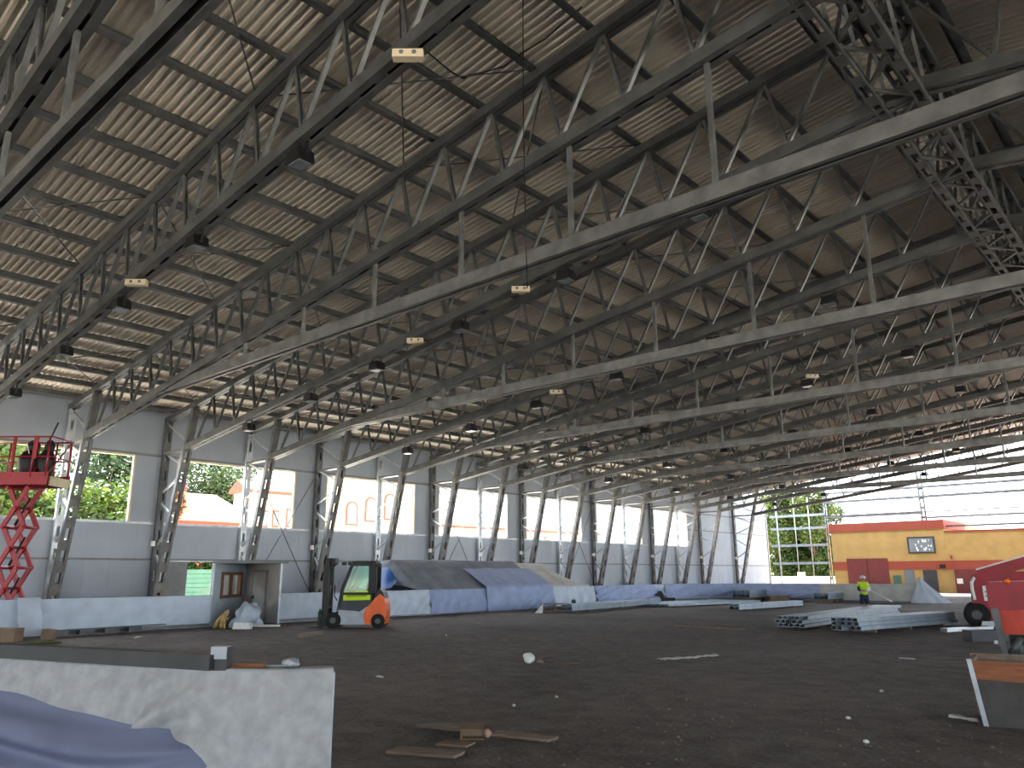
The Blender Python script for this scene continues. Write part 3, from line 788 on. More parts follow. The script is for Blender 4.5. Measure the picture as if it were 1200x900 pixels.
md = MB(); sg(md, 1.02, 1.1, .05, 2.28, .08, 0); sg(md, 2.4, 2.48, .05, 2.28, .08, 0); sg(md, 1.02, 2.48, 2.2, 2.28, .08, 0); md.build('door_frame', TRIM, w2)
md = MB(); sg(md, 1.2, 1.26, 1.0, 1.15, .12, .06); md.build('door_handle', BLACK, dr)
Al, Bl, Cl = Vector((0, 0, 0)), B_-A_, C_-A_
m_ = MB(); ex = [Al+Vector((.3, -.3, 0)), Bl+Vector((.35, .15, 0)), Cl+Vector((-.3, .35, 0)), Cl+Vector((-.6, -.4, 0))]
m_.hexa([tuple(v+Vector((0, 0, hz))) for v in ex]+[tuple(v+Vector((0, 0, hz+.12))) for v in ex]); m_.build('shelter_roof', TRIM, t)
m_ = MB(); m_.beam((Bl.x+.02, Bl.y, 0), (Bl.x+.02, Bl.y, hz), .1, .1, side=(1, 0, 0)); m_.build('corner_post', STEELB, t)
# debris in the shelter
o = fl(288, 726)
dd = fl(312, 730)-fl(268, 736); tag(MB().blob((0, 0, .28), (.95, .42, .6), 5, .6, 30, 18, .0).build('tarp_heap', SHEETL, None, fl(291, 733), math.atan2(dd.y, dd.x)), 'crumpled white tarp heaped inside the shelter', 'tarp heap')
o = fl(258, 737)
mb = MB()
rr = random.Random(9)
for k in range(14):
    a = rr.uniform(0, 6.28); r = rr.uniform(.1, .55); x, y = r*math.cos(a), r*math.sin(a)*.5
    mb.tube([(x, y, .02), (x*.6+.1, y*.5, rr.uniform(.2, .5)), (x*.3+.3, y*.2+.1, rr.uniform(.35, .75))], [.02, .07, .03], 6)
tag(mb.build('rag_bundle', TAN, None, o+Vector((0, .0, 0))), 'tan rags and straps spilling out at the left of the shelter', 'rags')
o = fl(303, 735); m_ = MB(); m_.box((0, 0, .06), (1.7, .25, .08)); tag(m_.build('white_plank', PAPER, None, o, FACE-.05), 'white plank lying on the dirt in front of the shelter opening', 'plank')
o = fl(284, 737); m_ = MB(); m_.prism([(-.35, 0), (.35, 0), (.32, .22), (-.3, .26)], 'y', -.15, .15); tag(m_.build('white_box', PAPER, None, o, FACE), 'small white box beside the plank in front of the shelter', 'box')
o = fl(313, 726); m_ = MB(); m_.prism([(-.22, 0), (.22, 0), (.2, .45), (-.1, .75), (-.2, .6)], 'y', -.15, .15); tag(m_.build('dark_sack', BLACK, None, o+Vector((-.3, .15, 0)), FACE), 'dark sack standing at the right inside the shelter', 'sack')

# ------------------------------------------------------------------ forklift (local x to the camera's right = rear)
def wheel(parent, x, y, r, w, name='wheel', hub=STEELD):
    prof = [(.35*r, -w/2), (.8*r, -w/2), (.96*r, -w*.42), (r, -w*.25), (r, w*.25), (.96*r, w*.42), (.8*r, w/2), (.35*r, w/2)]
    P = [[(x+rad*math.cos(a), y+ww, r+rad*math.sin(a)) for rad, ww in prof] for a in np.linspace(0, 2*PI, 29)]
    o = MB().grid(P).build(name, RUBBER, parent)
    h_ = MB(); h_.tube([(x, y-w*.5, r), (x, y+w*.5, r)], r*.42, 16); 
    for k in range(6): a = k*PI/3; h_.tube([(x+r*.24*math.cos(a), y-w*.54, r+r*.24*math.sin(a)), (x+r*.24*math.cos(a), y-w*.48, r+r*.24*math.sin(a))], r*.05, 6)
    h_.build('hub', hub, o); return o
P0 = fl(417, 735.5)
t = thing('forklift', 'silver and orange forklift with black mast parked by the boards', 'forklift', P0, FACE)
k_ = (fl(452, 735).xy-fl(383, 735).xy).length/69        # metres per pixel there
def X(px): return (px-417)*k_
def Z(py): return (735.3-py)*k_
wy = .55
# body side profile
body = [(X(396), Z(731)), (X(437), Z(731)), (X(438), Z(722)), (X(436), Z(711)), (X(431), Z(712)), (X(424), Z(717)), (X(400), Z(715)), (X(399), Z(722))]
MB().prism(body, 'y', -wy, wy).build('chassis', SILVER, t)
cw = [(X(430), Z(731)), (X(428), Z(722)), (X(430), Z(714)), (X(436), Z(708)), (X(441), Z(702)), (X(446), Z(698)), (X(450), Z(701)), (X(452.5), Z(708)), (X(453.5), Z(716)), (X(453), Z(726)), (X(452), Z(731))]
MB().prism(cw, 'y', -wy*1.02, wy*1.02).build('counterweight', ORANGE, t)
hd = [(X(440), Z(703)), (X(442), Z(694)), (X(445), Z(692)), (X(449), Z(696)), (X(451), Z(703)), (X(446), Z(698.2))]
MB().prism(hd, 'y', -wy*.95, wy*.95).build('engine_cover', BLACK, t)
MB().prism([(X(397), Z(716)), (X(430), Z(716)), (X(436), Z(709)), (X(437), Z(698)), (X(404), Z(698)), (X(399), Z(708))], 'y', -wy*.98, wy*.98).build('cab_base', DGREY, t)
cabf = MB()
for y in (-wy*.95, wy*.95):
    cabf.beam((X(400), y, Z(712)), (X(403), y, Z(692)), .1, .12); cabf.beam((X(403), y, Z(692)), (X(413), y, Z(666)), .1, .12)
    cabf.beam((X(413), y, Z(665)), (X(437), y, Z(664.5)), .1, .14); cabf.beam((X(437), y, Z(664)), (X(437), y, Z(697)), .1, .32)
    cabf.beam((X(404), y, Z(697.5)), (X(437), y, Z(697.5)), .1, .1)
cabf.bb(X(413), X(440), -wy, wy, Z(664.5), Z(661.5)); 
for q in (1, 2, 3, 4): cabf.bb(X(412.5)+q*.2-.02, X(412.5)+q*.2+.02, -wy, wy, Z(663.6), Z(661))
cabf.build('cab_frame', BLACK, t)
g_ = MB(); m3 = bpy.data.materials.new('cab_glass'); m3.use_nodes = True
nt = m3.node_tree; gl = nt.nodes.new('ShaderNodeBsdfTransparent'); gl.inputs[0].default_value = (.5, .78, .66, 1); gs = nt.nodes.new('ShaderNodeBsdfGlossy'); gs.inputs['Roughness'].default_value = .05
mx = nt.nodes.new('ShaderNodeMixShader'); mx.inputs[0].default_value = .03; nt.links.new(gl.outputs[0], mx.inputs[1]); nt.links.new(gs.outputs[0], mx.inputs[2]); nt.links.new(mx.outputs[0], nt.nodes['Material Output'].inputs[0])
for y in (-wy*.97, wy*.97): MB().prism([(X(404), Z(696)), (X(435), Z(696)), (X(435), Z(667)), (X(414), Z(667))], 'y', y-.01, y+.01).build('cab_window', m3, t)
MB().prism([(X(404.5), Z(705)), (X(435), Z(704.3)), (X(435), Z(694.5)), (X(404.5), Z(695.7))], 'y', -wy*1.03, -wy*.99).build('reflective_banner', NEON, t)['label'] = 'neon green banner strip'
MB().prism([(X(408), Z(701)), (X(431), Z(700.6)), (X(431), Z(697.6)), (X(408), Z(698.4))], 'y', -wy*1.035, -wy*1.03).build('banner_print', mat('banner_ink', (140, 168, 20), .6), t)
st = MB(); st.blob((X(424), 0, Z(703)), (.35, .32, .22), 3, .05); st.blob((X(431), 0, Z(692)), (.14, .3, .42), 4, .05); st.build('seat', BLACK, t)
sw = MB(); sw.tube([(X(406), 0, Z(703)), (X(410), 0, Z(692))], .03); sw.tube([(X(410)+.16*math.cos(a)*.7, .18*math.sin(a), Z(691)+.12*math.cos(a)) for a in np.linspace(0, 2*PI, 15)], .022, 6); sw.build('steering_wheel', BLACK, t)
ms = MB()
for y in (-.38, .38):
    ms.bb(X(382.5), X(386.5), y-.07, y+.07, Z(733), Z(658)); ms.bb(X(379.8), X(382.5), y-.05, y+.05, Z(732), Z(664))
for py in (660, 690, 712, 728): ms.bb(X(383), X(386), -.38, .38, Z(py)-.06, Z(py)+.06)
mst = ms.build('mast', BLACK, t)
MB().tube([(X(384.5), 0, Z(730)), (X(384.5), 0, Z(672))], .06, 10).build('lift_cylinder', STEELD, mst)
MB().prism([(X(384), Z(658)), (X(392), Z(658)), (X(392), Z(664)), (X(387), Z(668))], 'y', -.3, .3).build('mast_head', BLACK, mst)
lm = MB(); lm.bb(X(400), X(405), -.4, -.25, Z(666), Z(662.5)); lm.bb(X(407), X(411), -.4, -.25, Z(666), Z(662.5)); lm.build('work_lamp', BLACK, t)
cg = MB()
for py in (718, 728): cg.bb(X(377.5), X(380), -.55, .55, Z(py)-.07, Z(py)+.07)
for y in (-.5, 0, .5): cg.bb(X(377.8), X(379.6), y-.04, y+.04, Z(731), Z(714))
cg.build('fork_carriage', BLACK, t)
for y in (-.32, .32):
    fk = MB(); fk.bb(X(375.5), X(377.5), y-.06, y+.06, Z(734.5), Z(717)); fk.prism([(X(377), Z(733)), (X(377), Z(735)), (X(350)+.4, Z(735.1)), (X(350)+.4, Z(734.6))], 'y', y-.06, y+.06); fk.build('fork', BLACK, t)
for y in (-.5, .5):
    wheel(t, X(394), y, .31, .22); wheel(t, X(444.5), y, .28, .2)
MB().tube([(X(397), -.45, Z(705)), (X(394), -.5, Z(700)), (X(394), -.5, Z(688))], .025, 6).build('grab_handle', BLACK, t)
mr = MB(); mr.tube([(X(437), -.5, Z(668)), (X(443), -.6, Z(667))], .025, 6); mr.bb(X(442), X(446), -.66, -.56, Z(668), Z(664)); mr.build('mirror', BLACK, t)

# ------------------------------------------------------------------ red scissor lift behind the boards
Dl = onx(30, 690, -34.6); PL = Vector((-34.6, onx(14, 690, -34.6).y, 0))
kl = 1/ (F_PX/((PL-CAM).dot(FW)))
t = thing('scissor_lift', 'raised red scissor lift behind the boards at the left edge', 'lift', PL, FACE)
def X2(px): return (px-14)*kl
def Z2(py): return PL.z+((CAM+ray(14, py)*((PL-CAM).dot(FW))).z)
ds = .55
MB().prism([(X2(-50), .25), (X2(40), .25), (X2(40), .8), (X2(-50), .8)], 'y', -ds, ds).build('chassis', RED, t)
for px in (-44, 34):
    for y in (-ds, ds): wheel(t, X2(px), y, .25, .18)
zb, zt_ = 0.85, Z2(568); n_ = 3; hh = (zt_-zb)/n_
for k in range(n_):
    for y in (-.42, .42):
        za, zc = zb+hh*k, zb+hh*(k+1); xa, xb = X2(0), X2(24)
        MB().beam((xa, y, za), (xb, y, zc), .1, .16).build('scissor_arm', RED, t); MB().beam((xb, y+.1, za), (xa, y+.1, zc), .1, .16).build('scissor_arm', RED, t)
    for px_, pz_ in (((xa+xb)/2, (za+zc)/2), (xb, zc), (xa, zc)): MB().tube([(px_, -.52, pz_), (px_, .58, pz_)], .06).build('pivot_pin', RED, t)
    MB().tube([(xa+.2, .0, za+.1), (xb-.1, .0, zc-.35)], [.05, .035], 8).build('lift_ram', BLACK, t)
x0, x1 = X2(-60), X2(52); zf = Z2(556); ztp = Z2(506)
pf = MB(); pf.bb(x0, x1, -.75, .75, zf-.12, zf)
for k in range(9): pf.bb(x0+(x1-x0)*k/9, x0+(x1-x0)*k/9+.06, -.75, .75, zf-.3, zf-.12)
pf.bb(x0, x1, -.78, -.7, zf-.3, zf-.1); pf.bb(x0, x1, .7, .78, zf-.3, zf-.1)
pl_ = pf.build('platform', RED, t)
MB().bb(x1-.02, x1+.08, -.6, .6, zf-.32, zf+.02).build('bumper', CREAM, pl_)
rl = MB()
for y in (-.75, .75):
    for z in (ztp, (ztp+zf)/2): rl.tube([(x0, y, z), (x1, y, z)], .03, 6)
    rl.bb(x0, x1, y-.02, y+.02, zf, zf+.18)
    for px in (-60, -28, 6, 31, 49): rl.tube([(X2(px), y, zf), (X2(px), y, ztp)], .035, 6)
for z in (ztp, (ztp+zf)/2): rl.tube([(x1, -.75, z), (x1, .75, z)], .03, 6)
for px in (31, 49): rl.beam((X2(px), -.75, zf), (X2(px-6 if px < 40 else px), .75, ztp), .05, .05)
rl.bb(X2(5), X2(8), -.78, -.7, zf, ztp); rl.bb(X2(30), X2(35), -.78, -.72, zf+.7, ztp)
rl.build('guard_rail', RED, t)
MB().tube([(X2(48), -.7, ztp-.1), (X2(55), -.7, Z2(488))], .03, 6).build('antenna_bar', BLACK, t)
for px, r, w in ((17, .42, 'left'), (37, .3, 'right')):
    m_ = MB(); m_.blob((0, 0, .55), (r, r, .62), int(px), .15, zmin=0); m_.blob((.05, 0, 1.22), (r*.62, r*.6, .3), int(px)+1, .12)
    tag(m_.build('dark_bundle', BLACK, None, PL+Matrix.Rotation(FACE, 3, 'Z') @ Vector((X2(px), -.15, zf+.01)), FACE), 'dark bulky bundle standing in the scissor lift basket, %s of two' % w, 'bundle', 'bundles in the scissor lift basket')
m_ = MB(); m_.tube([(-.17, 0, 0), (0, 0, .45), (.13, 0, .02)], .02, 6); 
tag(m_.build('cable_loop', PAPER, None, PL+Matrix.Rotation(FACE, 3, 'Z') @ Vector((X2(19), -.62, zf+.9)), FACE), 'white bent strip hooked on the scissor lift rail', 'strip')

# ------------------------------------------------------------------ left foot of boards: box, cloth, slotted steel
drape([(XB+.05, YP(19)), (XB+.05, YP(46))], 'hanging_cloth', 'white cloth thrown over the board below the scissor lift', SHEETL, 1.26, seed=41, amp=.2, k=4.5, diag=3, ztop_=1.31, gap=.1, flare=.5, group='loose cloths')
o = fl(6, 752); m_ = MB(); m_.bb(-.6, .42, -.25, .25, 0, .42); tag(m_.build('cardboard_box', CARD, None, o, FACE), 'brown cardboard box on the dirt at the left edge', 'box')
o = fl(56, 749); m_ = MB(); m_.prism([(-.18, 0), (.2, 0), (.22, .3), (-.15, .34)], 'y', -.15, .15); tag(m_.build('cardboard_scrap', CARD, None, o, FACE), 'small brown carton right of the white cloth', 'carton')
a = fl(60, 746.5); b = fl(192, 738); d = (b-a); t = thing('slotted_beam', 'dark slotted steel beam lying along the foot of the boards', 'beam', a, math.atan2(d.y, d.x))
m_ = MB(); Ln = d.length; m_.bb(0, Ln, -.15, .15, .19, .22); m_.bb(0, Ln, -.15, .15, 0, .03); m_.build('flange', STEELD, t)
m_ = MB()
for k in range(int(Ln/.9)): m_.bb(k*.9, k*.9+.5, -.13, .13, .03, .19)
m_.build('batten_plates', STEELD, t)
o = fl(47, 755); m_ = MB().blob((0, 0, .05), (.6, .3, .09), 71, .3, zmin=0); tag(m_.build('moss_patch', mat('olive_debris', (84, 80, 54), .95), None, o, FACE), 'olive brown debris patch near the left edge behind the near board', 'debris')

# ------------------------------------------------------------------ near board with its sheets
NP = [(-14.2, 1.35), (-9.87, 2.79), (-8.3, 3.28), (-7.05, 3.74), (-6.5, 4.12), (-6.26, 4.5)]
NP2 = []
board(NP, 'near rink board in the bottom left corner, hidden by sheets', 1.18)
def s_of(px):      # share of the path's length seen at a picture column, by nearest point
    P, s = resample(NP, .05); best = min(range(len(P)), key=lambda i: abs((600+F_PX*((P[i]+Vector((0, 0, 1.2))-CAM).dot(RT))/((P[i]+Vector((0, 0, 1.2))-CAM).dot(FW)))-px)); return s[best]/s[-1]
ks = [(s_of(px), v) for px, v in ((0, .27), (40, .30), (110, .42), (190, .5), (225, .5), (250, .6), (280, .85), (320, 1.08), (345, 1.16), (390, 1.17))]
def dropW(f):
    if f <= ks[0][0]: return ks[0][1]
    for (a, va), (b, vb) in zip(ks, ks[1:]):
        if f <= b: return va+(vb-va)*(f-a)/max(1e-6, b-a)
    return ks[-1][1]
def cut(fa, fb):
    P, s = resample(NP, .02); return [(p.x, p.y) for p, q in zip(P, s) if fa*s[-1]-1e-6 <= q <= fb*s[-1]+1e-6][::4]
fA, fB = s_of(228), s_of(192)
drape(cut(0, fA), 'cover_sheet', 'dirty white sheet with a short hem along the left of the near board', SHEETW, lambda f: dropW(f*fA), ztop_=1.2, seed=52, amp=.05, k=4, diag=3, gap=.05, step=.05, rows=24, group='sheets over the near board', flare=.05)
drape(cut(fB, 1), 'cover_sheet', 'dirty white sheet hanging to the ground at the right end of the near board', SHEETW, lambda f: dropW(fB+f*(1-fB)), ztop_=1.215, seed=57, amp=.085, k=8, diag=2.6, gap=.09, step=.04, rows=44, group='sheets over the near board', flare=.10)
P_, s_ = resample(NP, .04); N_ = normals(P_); o0 = P_[0].copy(); g_ = []
fmax = s_of(278)*s_[-1]
for i in range(len(P_)):
    if s_[i] > fmax: break
    f = s_[i]/fmax; row = []
    for j in range(61):
        t_ = j/60
        zlow = .02 if f < .78 else .02+((f-.78)/.22)**1.5*.46
        ztop0 = 1.03-.26*f*f; z = ztop0-(ztop0-zlow)*t_
        sw = math.sin(9.0*t_-5.0*f*f+1.0)*.5+math.sin(17*t_-8*f+.5)*.28+math.sin(26*t_-7*f)*.12
        u = .06+.40*t_**1.2*(1-.55*f)+.13*(sw+.6)*min(1, 4*t_)*min(1, 3.5*(1-f)+.08)+.02*fold(s_[i], t_, 61, 5, 2)*t_
        row.append(tuple(P_[i]+N_[i]*u+Vector((0, 0, z))-o0))
    g_.append(row)
tag(MB().grid(g_).build('cover_sheet', SHEETN, None, o0), 'pale blue sheet sagging in folds below the white one at bottom left', 'sheet', 'sheets over the near board')
# things on top of the near board
a = fl(0, 763, 1.3); zt_ = 1.215
a0 = fl(-60, 768, zt_); b0 = fl(244, 787, zt_); d = b0-a0
t = thing('steel_channel', 'long grey steel channel lying on top of the near board', 'steel channel', a0+Vector((0, 0, .005)), math.atan2(d.y, d.x))
m_ = MB(); Ln = d.length; m_.bb(0, Ln, 0, .012, 0, .135); m_.bb(0, Ln, .012, .16, .123, .135); m_.bb(0, Ln, .012, .16, 0, .012); m_.build('channel_web', DSTEEL, t)
MB().bb(Ln-.01, Ln, .012, .15, .012, .123).build('end_cap', BLACK, t)
o = fl(255, 786, zt_); t = thing('steel_block', 'short grey steel block with pale upper face beside the grey channel end', 'block', o, FACE)
MB().bb(-.075, .075, 0, .12, 0, .2).build('block_body', DGREY, t); MB().bb(-.072, .072, -.012, 0, .1, .2).build('upper_face', SILVER, t); MB().bb(-.078, .078, -.005, .122, .2, .206).build('top_plate', SILVER, t)
o = fl(285, 783, zt_); m_ = MB(); m_.bb(-.19, .19, 0, .05, 0, .04); tag(m_.build('wooden_batten', WOODO, None, o, FACE-.05), 'short orange brown wooden batten on the near board', 'batten')
o = fl(322, 782, zt_); m_ = MB(); m_.tube([(-.17, 0, .012), (.12, .01, .012)], .012, 6); tag(m_.build('thin_rod', SILVER, None, o, FACE), 'thin grey rod beside the wooden batten', 'rod')
o = fl(339, 782, zt_); m_ = MB().blob((0, .05, .03), (.07, .05, .05), 77, .4, zmin=0); tag(m_.build('crumpled_foil', SILVER, None, o, FACE), 'crumpled scrap of foil at the right of the thin rod', 'foil')
o = fl(262, 900); 
m_ = MB(); m_.bb(-.55, .5, -.1, .3, 0, .16); tag(m_.build('wooden_beam', WOOD, None, Vector((-6.35, 3.35, 0)), .55), 'brown wooden beam on the dirt at the foot of the near board', 'beam')

mb = MB(); rr = random.Random(77)
for k in range(2600):
    d = 4+34*rr.random()**1.7; a = rr.uniform(-.98, -.02); x, y = d*math.sin(a), d*math.cos(a)
    if x < -30 or y < 3.2 or (y < 5.5 and x < -5.6) or x*.75+y*.9 < 0 and y < 5: continue
    r = rr.uniform(.012, .035)
    mb.add([(x-r, y, 0), (x, y-r, 0), (x+r, y, 0), (x, y+r, 0), (x+rr.uniform(-.3, .3)*r, y, r*.8)], [(0, 1, 4), (1, 2, 4), (2, 3, 4), (3, 0, 4)])
o = mb.build('dirt_clods', DIRT); tag(o, 'small clods strewn over the dark dirt floor', 'dirt', kind='stuff')

# ------------------------------------------------------------------ planks and litter on the dirt
def flat(px0, py0, px1, py1, wid, th, name, label, cat, m, lift=0., tilt=0, group=None, notch=0):
    a = fl(px0, py0); b = fl(px1, py1); d = b-a; Ln = d.length
    m_ = MB(); poly = [(0, -wid/2), (Ln*.97, -wid/2*.96), (Ln, wid*.1), (Ln*.985, wid/2), (.02, wid/2*.97)]
    m_.prism(poly, 'z', 0, th)
    o = m_.build(name, m, None, a+Vector((0, 0, lift)), math.atan2(d.y, d.x)); o.rotation_euler[1] = tilt
    return tag(o, label, cat, group)
flat(459, 880, 540, 886, .30, .03, 'plank', 'flat board offcut nearest the camera, at the bottom of the picture', 'plank', WOOD)
flat(578, 860, 650, 868, .26, .03, 'plank', 'pale board offcut right of the broken carton', 'plank', WOOD)
flat(500, 853, 548, 864, .38, .02, 'plank', 'tilted wooden board leaning against the broken carton', 'plank', WOOD, .04, -.06)
flat(516, 871, 552, 874, .25, .02, 'plank', 'dark half-buried board under the broken carton', 'plank', CARD)
o = fl(554, 867); t = thing('broken_carton', 'flattened open brown carton among the board offcuts', 'carton', o, FACE)
m_ = MB(); m_.bb(-.16, .13, .18, .2, 0, .12); m_.bb(-.16, -.14, 0, .2, 0, .13); m_.bb(-.16, .14, 0, .2, 0, .012); m_.build('carton_body', CARD, t)
m_ = MB(); m_.hexa([(-.17, .0, .12), (.14, .0, .11), (.14, .24, .15), (-.17, .24, .15), (-.17, .0, .13), (.14, .0, .12), (.14, .24, .16), (-.17, .24, .16)]); m_.build('carton_flap', CARD, t)
o = fl(571, 864); tag(MB().blob((0, 0, .05), (.055, .05, .055), 5, .15, zmin=0).build('stone', mat('pinkish_stone', (176, 140, 124), .8), None, o), 'small pinkish stone at the right end of the broken carton', 'stone')
o = fl(620, 777); tag(MB().blob((0, 0, .1), (.13, .12, .13), 6, .35, 18, 12, 0).build('crumpled_paper', PAPER, None, o), 'crumpled white ball of paper on the dirt in mid floor', 'paper')
o = fl(633, 777); tag(MB().blob((0, 0, .04), (.09, .07, .06), 8, .3, zmin=0).build('dirt_clod', CARD, None, o), 'small brown clod right of the white paper ball', 'clod')
def rag(px0, py0, px1, py1, wid, name, label, m=PAPER, seed=0, hgt=.06):
    a = fl(px0, py0); b = fl(px1, py1); d = b-a; Ln = d.length; n1 = max(8, int(Ln/.08)); g_ = []
    for i in range(n1+1):
        s = Ln*i/n1; row = []
        for j in range(6):
            v = (j/5-.5)*wid*(.7+.35*math.sin(s*3+seed)); row.append((s, v+.06*math.sin(s*4+seed), .02+hgt*abs(math.sin(s*5+j*1.3+seed))*(.4+.6*math.sin(PI*j/5))))
        g_.append(row)
    return tag(MB().grid(g_).build(name, m, None, a, math.atan2(d.y, d.x)), label, 'litter')
rag(773, 775, 842, 770, .22, 'paper_strip', 'long torn strip of white wrapping on the dirt', seed=1)
rag(650, 779, 680, 780, .12, 'paper_strip', 'faint dusty strip right of the white paper ball', CARD, 2)
rag(1114, 842, 1150, 849, .13, 'paper_scrap', 'white plastic scrap by the foot of the wooden panel', seed=3)
rag(1054, 773, 1073, 774, .2, 'paper_scrap', 'white scrap on the dirt in front of the steel bundles', seed=4, hgt=.04)
rag(1043, 749, 1058, 750, .2, 'paper_scrap', 'dull scrap just in front of the right steel bundle', CARD, 5)
rag(155, 749, 166, 748, .25, 'paper_scrap', 'pale scrap on the dirt above the grey channel', seed=6)
for k, (px, py, lab) in enumerate(((523, 745, 'tiny white chip on the dirt right of the forklift'), (445, 794, 'flat pale chip on the dirt beyond the near board'), (652, 818, 'tiny white chip right of centre on the near dirt'), (1033, 811, 'white fleck on the dirt left of the wooden panel'), (1015, 871, 'pale fleck on the dirt at the bottom right'), (602, 828, 'tiny white fleck above the board offcuts'), (994, 843, 'small fleck on dark dirt below the steel bundles'))):
    o = fl(px, py); tag(MB().blob((0, 0, .02), (.035+.03*(k == 1)*3, .03, .025), 80+k, .3, 8, 6, 0).build('litter_chip', SHEETT, None, o), lab, 'litter', 'chips of litter on the dirt')
o = fl(352, 747); flat(352, 747.5, 376, 743.5, .22, .12, 'timber_offcut', 'pale timber offcut on the dirt left of the forklift', 'timber', WOOD)
flat(791, 734, 873, 738, .2, .06, 'timber_lath', 'long thin pale lath on the dirt in mid floor', 'lath', WOOD)

# ------------------------------------------------------------------ steel stock on the floor
def cprof(w, h, tt=.02): return [(-w/2, 0), (w/2, 0), (w/2, h), (w/2-.06, h), (w/2-.06, h-tt), (w/2-tt, h-tt), (w/2-tt, tt), (-w/2+tt, tt), (-w/2+tt, h-tt), (-w/2+.06, h-tt), (-w/2+.06, h), (-w/2, h)]
def bundle(pa, pb, nw, nh, w, h, label, group, skew=.0, seed=1, base=.1, length=None):
    a = fl(*pa); b = fl(*pb); d = (b-a); Ln = length or d.length; rz = math.atan2(d.y, d.x); rr = random.Random(seed)
    me = MB().prism(cprof(w, h), 'x', 0, Ln).mesh('steel_section', STOCK); dn = Vector((-math.sin(rz), math.cos(rz), 0)); dx = Vector((math.cos(rz), math.sin(rz), 0))
    for r in range(nh):
        for c in range(nw):
            tag(obj('steel_section', me, None, a+dn*((c+.5)*(w+.02)+(r % 2)*.04)+dx*rr.uniform(-.25, .25)+Vector((0, 0, base+r*(h+.012))), rz), label, 'steel section', group)
    for f in (.15, .5, .85):
        tag(MB().bb(-.05, .05, -.05, nw*(w+.02)+.05, 0, base-.005).build('bearer', WOOD, None, a+dx*Ln*f, rz), label.replace('galvanised steel section in', 'timber bearer under') if 'galvanised steel section in' in label else 'timber bearer under steel', 'bearer', group+' bearers')
bundle((1006, 743), (1120, 733), 4, 3, .20, .13, 'galvanised steel section in the right bundle on the dirt', 'right bundle of steel sections', seed=2)
bundle((946, 739), (1056, 721.5), 5, 3, .20, .12, 'galvanised steel section in the left bundle in front of the worker', 'left bundle of steel sections', seed=3)
bundle((672, 718.5), (776, 709.5), 2, 2, .3, .16, 'galvanised steel section in the long pair beside the wooden pallet', 'steel sections by the pallet', seed=4, base=.12)
bundle((866, 716.5), (941, 711), 2, 2, .3, .14, 'galvanised steel section in the short stack in mid floor', 'short stack of steel sections', seed=5, base=.08)
bundle((782, 712), (890, 707), 12, 1, .28, .14, 'galvanised steel section in the flat layer beyond the lath', 'flat layer of steel sections', seed=6, base=.06)
bundle((880, 705.5), (900, 704), 4, 2, .3, .25, 'galvanised steel section in the small far stack before the boards', 'small far stack', seed=7, base=.3)
bundle((972, 707), (990, 705.5), 3, 2, .3, .2, 'galvanised steel section in the far stack left of the worker', 'far stack by the worker', seed=8, base=.25)
o = fl(912, 705); m_ = MB(); m_.bb(-.9, .9, -.5, .5, 0, .14); m_.bb(-.7, .7, -.4, .4, .14, .4); tag(m_.build('crate', CARD, None, o, FACE), 'low brown crate between the far steel stacks', 'crate')
# pallets
def pallet(name, label, o, rz, Lx=1.2, Wy=.9, nl=1):
    t = thing(name, label, 'pallet', o, rz)
    for q in range(nl):
        z = q*.16
        for y in np.linspace(-Wy/2+.06, Wy/2-.06, 5): MB().bb(-Lx/2, Lx/2, y-.05, y+.05, z+.11, z+.14).build('deck_board', WOOD, t)
        for x in (-Lx/2+.06, 0, Lx/2-.06): MB().bb(x-.06, x+.06, -Wy/2, Wy/2, z, z+.11).build('stringer', WOOD, t)
    return t
pallet('pallet', 'low stack of tan wooden pallets before the blue sheet', fl(650, 717.5), FACE, 1.5, 1.0, 3)
o = fl(631, 718.5); m_ = MB(); m_.prism([(-.2, 0), (.22, 0), (.26, .5)], 'y', -.12, .12); tag(m_.build('white_offcut', PAPER, None, o, FACE), 'white triangular offcut at the left of the pallets', 'offcut')
o = fl(674, 716); m_ = MB(); m_.bb(-.12, .12, -.15, .15, 0, .55); m_.bb(-.1, .1, -.1, .1, .55, .62); tag(m_.build('green_canister', mat('dark_green_can', (50, 74, 66), .5), None, o+Vector((-.25, .2, 0)), FACE), 'dark green canister between the pallets and long steel sections', 'canister')
o = fl(770, 705.5); m_ = MB(); m_.prism([(-.5, 0), (.5, 0), (.45, .55), (.3, .8), (-.35, .75)], 'y', -.35, .35); m_.bb(.5, 1.3, -.25, .25, 0, .3); tag(m_.build('black_generator', BLACK, None, o, FACE), 'black machine lying at the foot of the swagged blue sheet', 'machine')

# ------------------------------------------------------------------ worker
def skin_obj(name, verts, edges, radii, m, parent, sub=2, root=0):
    me = bpy.data.meshes.new(name+'_raw'); me.from_pydata(verts, edges, []); o = bpy.data.objects.new(name+'_raw', me); COL.objects.link(o)
    md = o.modifiers.new('Skin', 'SKIN'); md.use_smooth_shade = True
    sv = me.skin_vertices[0].data
    for i, r in enumerate(radii): sv[i].radius = (r, r) if not isinstance(r, tuple) else r
    sv[root].use_root = True
    sb = o.modifiers.new('Sub', 'SUBSURF'); sb.levels = sub; sb.render_levels = sub
    dg = bpy.context.evaluated_depsgraph_get(); me2 = bpy.data.meshes.new_from_object(o.evaluated_get(dg)); me2.name = name
    bpy.data.objects.remove(o); bpy.data.meshes.remove(me)
    me2.materials.clear(); me2.materials.append(m)
    return obj(name, me2, parent)
PP = fl(1015, 721)
ws = ((PP-CAM).dot(FW)/F_PX)*46.0/1.84         # worker's size from its height in the picture
ws = min(ws, 1.06)
t = thing('person', 'person in a yellow hi-vis vest, shorts and white helmet standing behind the steel bundles', 'person', PP, FACE)
t.scale = (ws, ws, ws)
